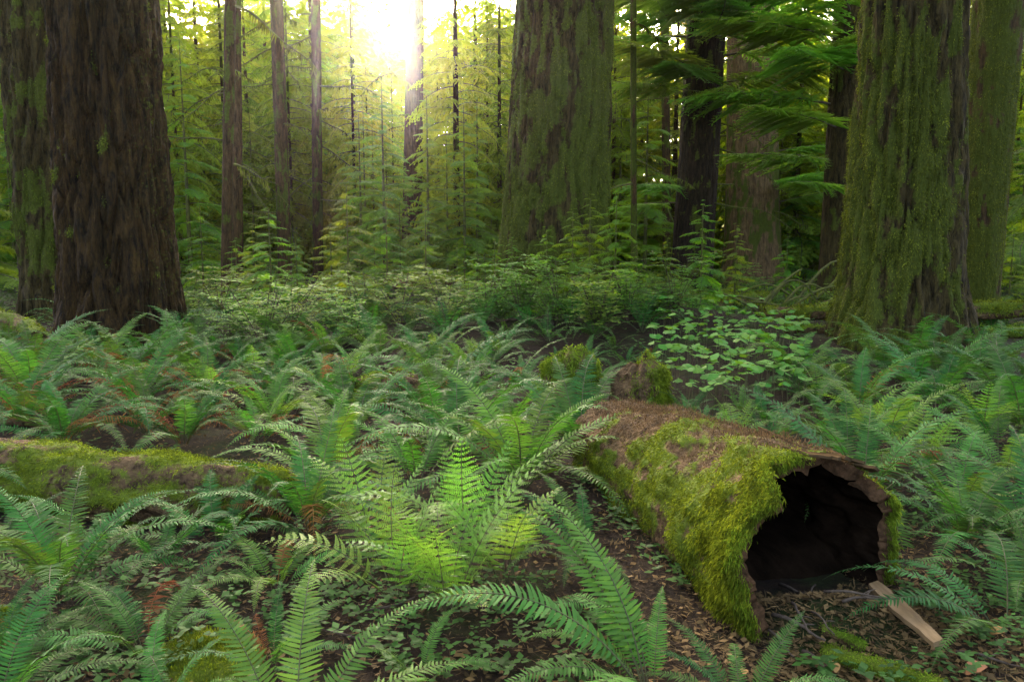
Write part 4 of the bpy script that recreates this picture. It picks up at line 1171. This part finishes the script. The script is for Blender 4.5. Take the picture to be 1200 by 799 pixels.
# ------------------------------------------------------------------ shrubs
n_sh = 0
sh = []
for tries in range(4000):
    if n_sh >= 165: break
    Y = random.uniform(10.5, 32)
    px = random.uniform(-40, 1240); x = (px - 600) / FPX * Y
    if blocked(x, Y): continue
    if keep_clear(px, Y): continue
    if any((x - a) ** 2 + (Y - b) ** 2 < 0.6 ** 2 for a, b in sh): continue
    sh.append((x, Y)); n_sh += 1
    big_s = random.random() < 0.5
    pale = random.random() < 0.4
    lab = ('bushy ' if big_s else 'low ') + ('pale yellowish' if pale else 'darker green') + ' leafy shrub in the undergrowth ' + ('beyond the ' + beyond(px) if Y > 18 else 'near the ' + nearest(x, Y))
    o = ob('shrub', random.choice(SHRUB2 if pale else SHRUB), None, (x, Y, gz(x, Y) - 0.02), (0, 0, random.uniform(0, 6.28)), random.uniform(*((0.75, 1.0) if big_s else (0.45, 0.7))) * (1 + max(0, Y - 16) * 0.03))
    tag(o, lab, 'shrub', lab.replace('shrub', 'shrubs', 1))
for px, Y, s in ((310, 10.2, 1.25), (345, 11, 1.1), (395, 11.5, 1.0), (700, 11.2, 1.3), (735, 12, 1.35), (655, 12.4, 1.3), (610, 12.2, 1.2), (790, 12.5, 1.2), (570, 12.8, 1.2), (520, 13, 1.3), (470, 12.5, 1.2), (430, 13.2, 1.3), (260, 13, 1.2)):
    x, y, z = ground_at(px, Y)
    lab = 'taller thin stemmed shrub with small pale leaves rising above the ferns'
    tag(ob('shrub', random.choice(SHRUB), None, (x, y, z), (0, 0, random.uniform(0, 6.28)), s), lab, 'shrub', 'taller shrubs above the ferns')

# ------------------------------------------------------------------ broadleaf plants (three fan leaflets on a stalk)
def fan_leaf(seed, size):
    r = random.Random(seed); n = 11; a = np.linspace(-1.0, 1.0, n); V = [[0, 0, 0]]
    for k in range(n):
        rr = size * (0.8 + 0.2 * math.cos(a[k])) * (1 + (0.09 if k % 2 else -0.05)) * r.uniform(0.96, 1.04)
        V.append([rr * math.cos(a[k]), rr * math.sin(a[k]), -0.16 * size * (rr / size) ** 2 + 0.05 * size * (1 if k % 2 else 0)])
    mb = MB(); mb.add(V, [[0, k, k + 1] for k in range(1, n)]); return mb.mesh('leaf', [M['herb']], False)
FAN = [fan_leaf(1200 + k, 0.066) for k in range(4)]
STALK = []
for k in range(3):
    mb = MB(); t = np.linspace(0, 1, 5); h = 0.24 + 0.06 * k
    tube(mb, np.stack([0.04 * t ** 2, 0 * t, h * t], -1), np.full(5, 0.0022), 4, 0, False); STALK.append((mb.mesh('stalk', [M['stem']]), h))
n_b = 0
bl = []
for tries in range(3000):
    if n_b >= 280: break
    px, py = random.uniform(765, 945), random.uniform(392, 488)
    if py > 470 - 0.05 * (px - 765) and px < 800: continue
    g = to_ground(px, py)
    if blocked(g[0], g[1]): continue
    if any((g[0] - a) ** 2 + (g[1] - b) ** 2 < 0.12 ** 2 for a, b in bl): continue
    bl.append((g[0], g[1])); n_b += 1
    sm, h = random.choice(STALK); s = random.uniform(0.75, 1.45)
    root = thing('broadleaf_plant', 'low plant with three round fan leaves in the bright patch behind hollow log', 'plant', g, random.uniform(0, 6.28), 'fan leaved plants behind the hollow log')
    ob('stalk', sm, root, (0, 0, 0), (0, 0, 0), s)
    for q in range(3):
        ob('leaf', random.choice(FAN), root, (0.04 * s, 0, h * s), (random.uniform(-0.45, 0.45), random.uniform(-0.25, 0.5), q * 2.094 + random.uniform(-0.2, 0.2)), s)

# ------------------------------------------------------------------ ground cover, litter
def ground_cover():
    g = np.random.default_rng(91)
    n = 12500
    Y = np.sqrt(g.uniform(2.1 ** 2, 26 ** 2, n)); px = g.uniform(-80, 1280, n)
    m = g.random(n) < 0.35
    Y[m] = g.uniform(2.2, 6, m.sum())
    X = (px - 600) / FPX * Y
    c = fbm(np.stack([X * 1.3, Y * 1.3, X * 0], -1), 92, 3)
    k = c > 0.42
    X, Y = X[k], Y[k]; n = len(X)
    inside = np.zeros(n, bool)
    for lc in LOGC[1:]: inside |= (X - lc[0]) ** 2 + (Y - lc[1]) ** 2 < 0.42 ** 2
    X, Y = X[~inside], Y[~inside]; n = len(X)
    Z = ground_z(X, Y)
    mb = MB()
    h = g.uniform(0.02, 0.11, n) * (1 + (Y > 7) * 1.0); a0 = g.uniform(0, 6.28, n); sz = g.uniform(0.014, 0.034, n) * (1 + np.clip(Y - 5, 0, 12) * 0.09)
    for q in range(4):
        a = a0 + q * 1.57 + g.uniform(-0.4, 0.4, n); el = g.uniform(-0.3, 0.4, n)
        C = np.stack([X, Y, Z + h * g.uniform(0.6, 1.1, n)], -1)
        d = np.stack([np.cos(a) * np.cos(el), np.sin(a) * np.cos(el), np.sin(el)], -1); s = np.stack([-np.sin(a), np.cos(a), 0 * a], -1)
        l = sz[:, None]
        V = np.stack([C, C + d * l * 0.7 - s * l * 0.5, C + d * l * 1.5, C + d * l * 0.7 + s * l * 0.5], 1).reshape(-1, 3)
        b = np.arange(n)[:, None] * 4
        mb.add(V, np.concatenate([b + np.array([[0, 1, 2]]), b + np.array([[0, 2, 3]])]))
    tag(ob('ground_cover', mb.mesh('ground_cover', [M['cover']], False)), 'small green leaves of low herbs spread over the forest floor', 'ground cover', kind='stuff')

def litter():
    g = np.random.default_rng(93)
    n = 36000
    Y = np.sqrt(g.uniform(1.9 ** 2, 7.5 ** 2, n)); mm = g.random(n) < 0.35; Y[mm] = g.uniform(2.0, 4.4, mm.sum()); X = (g.uniform(-80, 1280, n) - 600) / FPX * Y
    k5 = 7000; X[:k5] = g.normal(1.35, 0.42, k5); Y[:k5] = g.normal(2.95, 0.3, k5)
    ins = np.zeros(n, bool)
    for lc in LOGC[2:]: ins |= (X - lc[0]) ** 2 + (Y - lc[1]) ** 2 < 0.36 ** 2
    X, Y = X[~ins], Y[~ins]; n = len(X)
    Z = ground_z(X, Y) + g.uniform(0.0, 0.018, n)
    a = g.uniform(0, 6.28, n); el = g.normal(0, 0.25, n)
    d = np.stack([np.cos(a) * np.cos(el), np.sin(a) * np.cos(el), np.sin(el)], -1)
    s = unit(np.cross(d, g.normal(0, 0.35, (n, 3)) + np.array([0, 0, 1.0])))
    big_ = g.random(n) < 0.25
    l = np.where(big_, g.uniform(0.02, 0.05, n), g.uniform(0.015, 0.07, n))[:, None]
    w = np.where(big_, g.uniform(0.006, 0.014, n), g.uniform(0.0012, 0.003, n))[:, None]
    C = np.stack([X, Y, Z], -1)
    V = np.stack([C - d * l / 2, C - s * w, C + d * l / 2, C + s * w], 1).reshape(-1, 3)
    b = np.arange(n)[:, None] * 4
    mb = MB(); mb.add(V, np.concatenate([b + np.array([[0, 1, 2]]), b + np.array([[0, 2, 3]])]))
    tag(ob('needle_litter', mb.mesh('needle_litter', [M['litter']], False)), 'brown fallen needles and leaf scraps scattered on the floor', 'litter', kind='stuff')
ground_cover(); litter()

# moss cushions on the floor
def cushion(px, py, rx, ry, h, label, seed):
    g = to_ground(px, py); na, nr = 48, 20
    th = np.arange(na) * 2 * np.pi / na; rr = np.linspace(0.02, 1, nr)
    Rr, Aa = np.meshgrid(rr, th, indexing='ij')
    X = np.cos(Aa) * Rr * rx; Y = np.sin(Aa) * Rr * ry
    ed = 1 + 0.5 * (fbm(np.stack([np.cos(Aa) * 1.5, np.sin(Aa) * 1.5, Aa * 0], -1), seed, 3) - 0.5); X, Y = X * ed, Y * ed
    Z = ground_z(X + g[0], Y + g[1]) - g[2] + h * (1 - Rr ** 2) - 0.015 + 0.02 * fbm(np.stack([X * 14, Y * 14, X * 0], -1), seed, 3)
    V = np.stack([X, Y, Z], -1)
    i = np.arange(nr - 1)[:, None] * na; j = np.arange(na)[None, :]; k = (j + 1) % na
    a, b, c, d = i + j, i + k, i + na + k, i + na + j
    mb = MB(); mb.add(V.reshape(-1, 3), np.concatenate([np.stack([a, c, b], -1).reshape(-1, 3), np.stack([a, d, c], -1).reshape(-1, 3)]), 0, np.full(na * nr, 0.75))
    root = thing('moss_cushion', label, 'moss', g)
    body = ob('mound', mb.mesh('mound', [M['log_bark']], True, 'moss'), root)
    N_ = np.zeros_like(V); N_[..., 2] = 1
    me = moss_blades(V, N_, 1.0 - 0.6 * Rr, 9000, 0.016, 0.002, -0.2, seed, M['moss'], 'moss')
    m_ = ob('moss', me, body); m_['kind'] = 'stuff'
cushion(238, 772, 0.22, 0.2, 0.05, 'bright moss cushion on the litter between young ferns', 101)
cushion(5, 735, 0.1, 0.1, 0.06, 'small bright moss cushion beside large low fern', 102)

# ------------------------------------------------------------------ small things by the log mouth
def splinter_plank():
    a, b = to_ground(1022, 712), to_ground(1098, 782)
    L = float(np.linalg.norm(b - a)); ang = math.atan2(b[1] - a[1], b[0] - a[0])
    mb = MB(); n = 12; r = random.Random(5); top = []; bot = []
    for k in range(n):
        t = k / (n - 1); x = t * L; w = 0.031 * (0.45 + 0.5 * math.sin(math.pi * (0.1 + 0.85 * t))) + r.uniform(-0.004, 0.004); z = r.uniform(-0.003, 0.003)
        top += [[x, -w, 0.012 + z], [x, w, 0.02 + z]]; bot += [[x, -w, -0.01], [x, w, -0.01]]
    o = 2 * n; F = []
    for k in range(n - 1):
        p_, q_, c_, d_ = 2 * k, 2 * k + 1, 2 * k + 3, 2 * k + 2
        F += [[p_, c_, q_], [p_, d_, c_], [o + p_, o + q_, o + c_], [o + p_, o + c_, o + d_], [p_, o + p_, o + d_], [p_, o + d_, d_], [q_, c_, o + c_], [q_, o + c_, o + q_]]
    e = 2 * n - 2; F += [[0, 1, o + 1], [0, o + 1, o], [e, o + e + 1, e + 1], [e, o + e, o + e + 1]]
    mb.add(np.array(top + bot), F)
    lift = max(gz(*(a + (b - a) * t)[:2]) - (a + (b - a) * t)[2] for t in np.linspace(0, 1, 9)) + 0.022
    o_ = ob('wood_splinter', mb.mesh('wood_splinter', [M['plank']], False), None, (a[0], a[1], a[2] + lift), (R(8), -math.asin((b[2] - a[2]) / L), ang))
    tag(o_, 'long tan splinter of split wood lying on the litter', 'wood piece')
splinter_plank()

def stick(px, py, L, az, r, label, seed):
    g = to_ground(px, py); rr = random.Random(seed); mb = MB(); n = 9; t = np.linspace(0, 1, n)
    y = np.cumsum([rr.uniform(-1, 1) for _ in t]) * 0.02 * L
    tube(mb, np.stack([t * L, y, 0.01 * np.sin(t * 5) + r + 0.01], -1), np.linspace(r, r * 0.5, n), 6, 0, True, 0.3)
    q = n // 2
    tube(mb, np.array([[t[q] * L, y[q], r + 0.01], [t[q] * L + 0.1 * L, y[q] + 0.08 * L, r + 0.02], [t[q] * L + 0.2 * L, y[q] + 0.13 * L, r + 0.025]]), [r * 0.6, r * 0.45, r * 0.2], 5, 0)
    o = ob('twig', mb.mesh('twig', [M['twig']]), None, (g[0], g[1], g[2] + 0.005), (0, rr.uniform(-0.12, 0.02), R(az)))
    tag(o, label, 'twig', 'fallen twigs by the hollow log mouth')
for k, (px, py, L, az) in enumerate([(912, 690, 0.30, -70), (935, 700, 0.34, -60), (925, 735, 0.25, -95), (950, 745, 0.2, -85), (965, 715, 0.28, -20), (905, 720, 0.24, -60), (940, 770, 0.22, -75), (985, 740, 0.2, 10), (1120, 770, 0.2, -30), (900, 750, 0.2, -80), (955, 690, 0.22, -120), (1150, 700, 0.25, 160)]):
    stick(px, py, L, az, random.uniform(0.004, 0.009), 'crooked brown twig fallen on the litter by hollow log mouth', k)
for k, (px, py, L, az) in enumerate([(205, 690, 0.3, -35), (130, 760, 0.3, 20), (420, 725, 0.25, 30), (450, 770, 0.3, 150)]):
    g = to_ground(px, py); mb = MB(); t = np.linspace(0, 1, 7)
    tube(mb, np.stack([t * L, 0.02 * np.sin(t * 4 + k), 0.02 + 0.02 * t], -1), np.linspace(0.006, 0.003, 7), 5, 0)
    tag(ob('twig', mb.mesh('twig', [M['twig']]), None, g, (0, 0, R(az))), 'thin grey twig lying on litter between the foreground ferns', 'twig', 'twigs between the foreground ferns')

def dry_leaf(px, py, s, label, seed, curl=0.3):
    g = to_ground(px, py); r = random.Random(seed); n = 7; V = []
    for k in range(n):
        t = k / (n - 1); w = 0.42 * math.sin(math.pi * min(0.98, t + 0.03)) ** 0.8 * r.uniform(0.9, 1.1)
        for m_ in (-1, 0, 1):
            V.append([(t - 0.5) * s * 1.5, m_ * w * s, s * (curl * abs(m_) * w + 0.15 * math.sin(t * 3)) + 0.012])
    F = []
    for k in range(n - 1):
        for m_ in range(2):
            a = 3 * k + m_; F += [[a, a + 3, a + 4], [a, a + 4, a + 1]]
    mb = MB(); mb.add(V, F)
    tag(ob('dry_leaf', mb.mesh('dry_leaf', [M['dryleaf']]), None, (g[0], g[1], g[2] + 0.02), (r.uniform(-0.3, 0.3), r.uniform(-0.2, 0.3), r.uniform(0, 6))), label, 'leaf')
dry_leaf(1170, 750, 0.05, 'tan curled dry leaf on litter beside flat spreading fern', 1)
dry_leaf(1142, 795, 0.07, 'large rust orange dry leaf on litter below tan splinter', 2)
dry_leaf(975, 790, 0.05, 'tan dry leaf on litter beside small grey stone', 3)
dry_leaf(870, 797, 0.04, 'small pale dry leaf in the shade under hollow log flap', 4)

def stone(px, py, s):
    g = to_ground(px, py); na, nb_ = 14, 8
    th = np.arange(na) * 2 * np.pi / na; ph = np.linspace(-1.5, 1.5, nb_)
    Pp, T_ = np.meshgrid(ph, th, indexing='ij')
    d = np.stack([np.cos(Pp) * np.cos(T_), np.cos(Pp) * np.sin(T_) * 0.7, np.sin(Pp) * 0.5], -1)
    V = d * s * (0.7 + 0.6 * fbm(d * 2.2 + 5, 111, 3))[..., None]
    i = np.arange(nb_ - 1)[:, None] * na; j = np.arange(na)[None, :]; k = (j + 1) % na
    mb = MB(); mb.add(V.reshape(-1, 3), np.concatenate([np.stack([i + j, i + k, i + na + k], -1).reshape(-1, 3), np.stack([i + j, i + na + k, i + na + j], -1).reshape(-1, 3)]))
    tag(ob('stone', mb.mesh('stone', [M['stone']], False), None, (g[0], g[1], g[2] + s * 0.2)), 'small grey stone lying on litter below the hollow log mouth', 'stone')
stone(992, 778, 0.035)

# ------------------------------------------------------------------ pile of mossy dead branches in the middle distance
for k in range(13):
    px = random.uniform(885, 955); Y = random.uniform(15.5, 17)
    x, y, z = ground_at(px, Y); L = random.uniform(0.8, 1.8); mb = MB(); n = 9; t = np.linspace(0, 1, n)
    arch = random.uniform(0.25, 0.75); az = random.choice((0, 3.14)) + random.uniform(-0.7, 0.7)
    Pq = np.stack([t * L, 0.1 * L * np.sin(t * 4 + k), 0.15 + arch * L * np.sin(t * random.uniform(1.5, 2.9)) - 0.1 * t], -1)
    tube(mb, Pq, np.linspace(0.035, 0.012, n), 6, 0, True, 0.3)
    for q in range(60):
        c = interp(random.random(), t, Pq); l = random.uniform(0.04, 0.14); w = random.uniform(0.01, 0.02); a = random.uniform(0, 3.14)
        wv = np.array([math.cos(a), math.sin(a), 0]) * w
        mb.add([c - wv, c + wv, c + np.array([0, 0, -l])], [[0, 1, 2]], 1)
    tag(ob('dead_branch', mb.mesh('dead_branch', [M['twig_moss'], M['moss']]), None, (x, y, z), (0, 0, az)), 'arching dead branch furred with yellow moss in the tangled pile', 'branch', 'tangled pile of mossy dead branches')

# ------------------------------------------------------------------ haze
def haze():
    x0, x1, y0, y1, z0, z1 = -155, 155, -65, 195, -2.0, 46
    V = [[x, y, z] for z in (z0, z1) for y in (y0, y1) for x in (x0, x1)]
    F = [[0, 2, 3], [0, 3, 1], [4, 5, 7], [4, 7, 6], [0, 1, 5], [0, 5, 4], [2, 6, 7], [2, 7, 3], [0, 4, 6], [0, 6, 2], [1, 3, 7], [1, 7, 5]]
    m, nt, out = nodes_of('forest_haze')
    v = nt.nodes.new('ShaderNodeVolumePrincipled')
    v.inputs['Color'].default_value = (1.0, 0.97, 0.88, 1)
    v.inputs['Density'].default_value = 0.00012
    v.inputs['Anisotropy'].default_value = 0.9
    nt.links.new(v.outputs[0], out.inputs['Volume'])
    mb = MB(); mb.add(V, F)
    tag(ob('haze', mb.mesh('haze', [m], False)), 'thin sunlit morning haze filling the air between the trees', 'haze', kind='stuff')
haze()
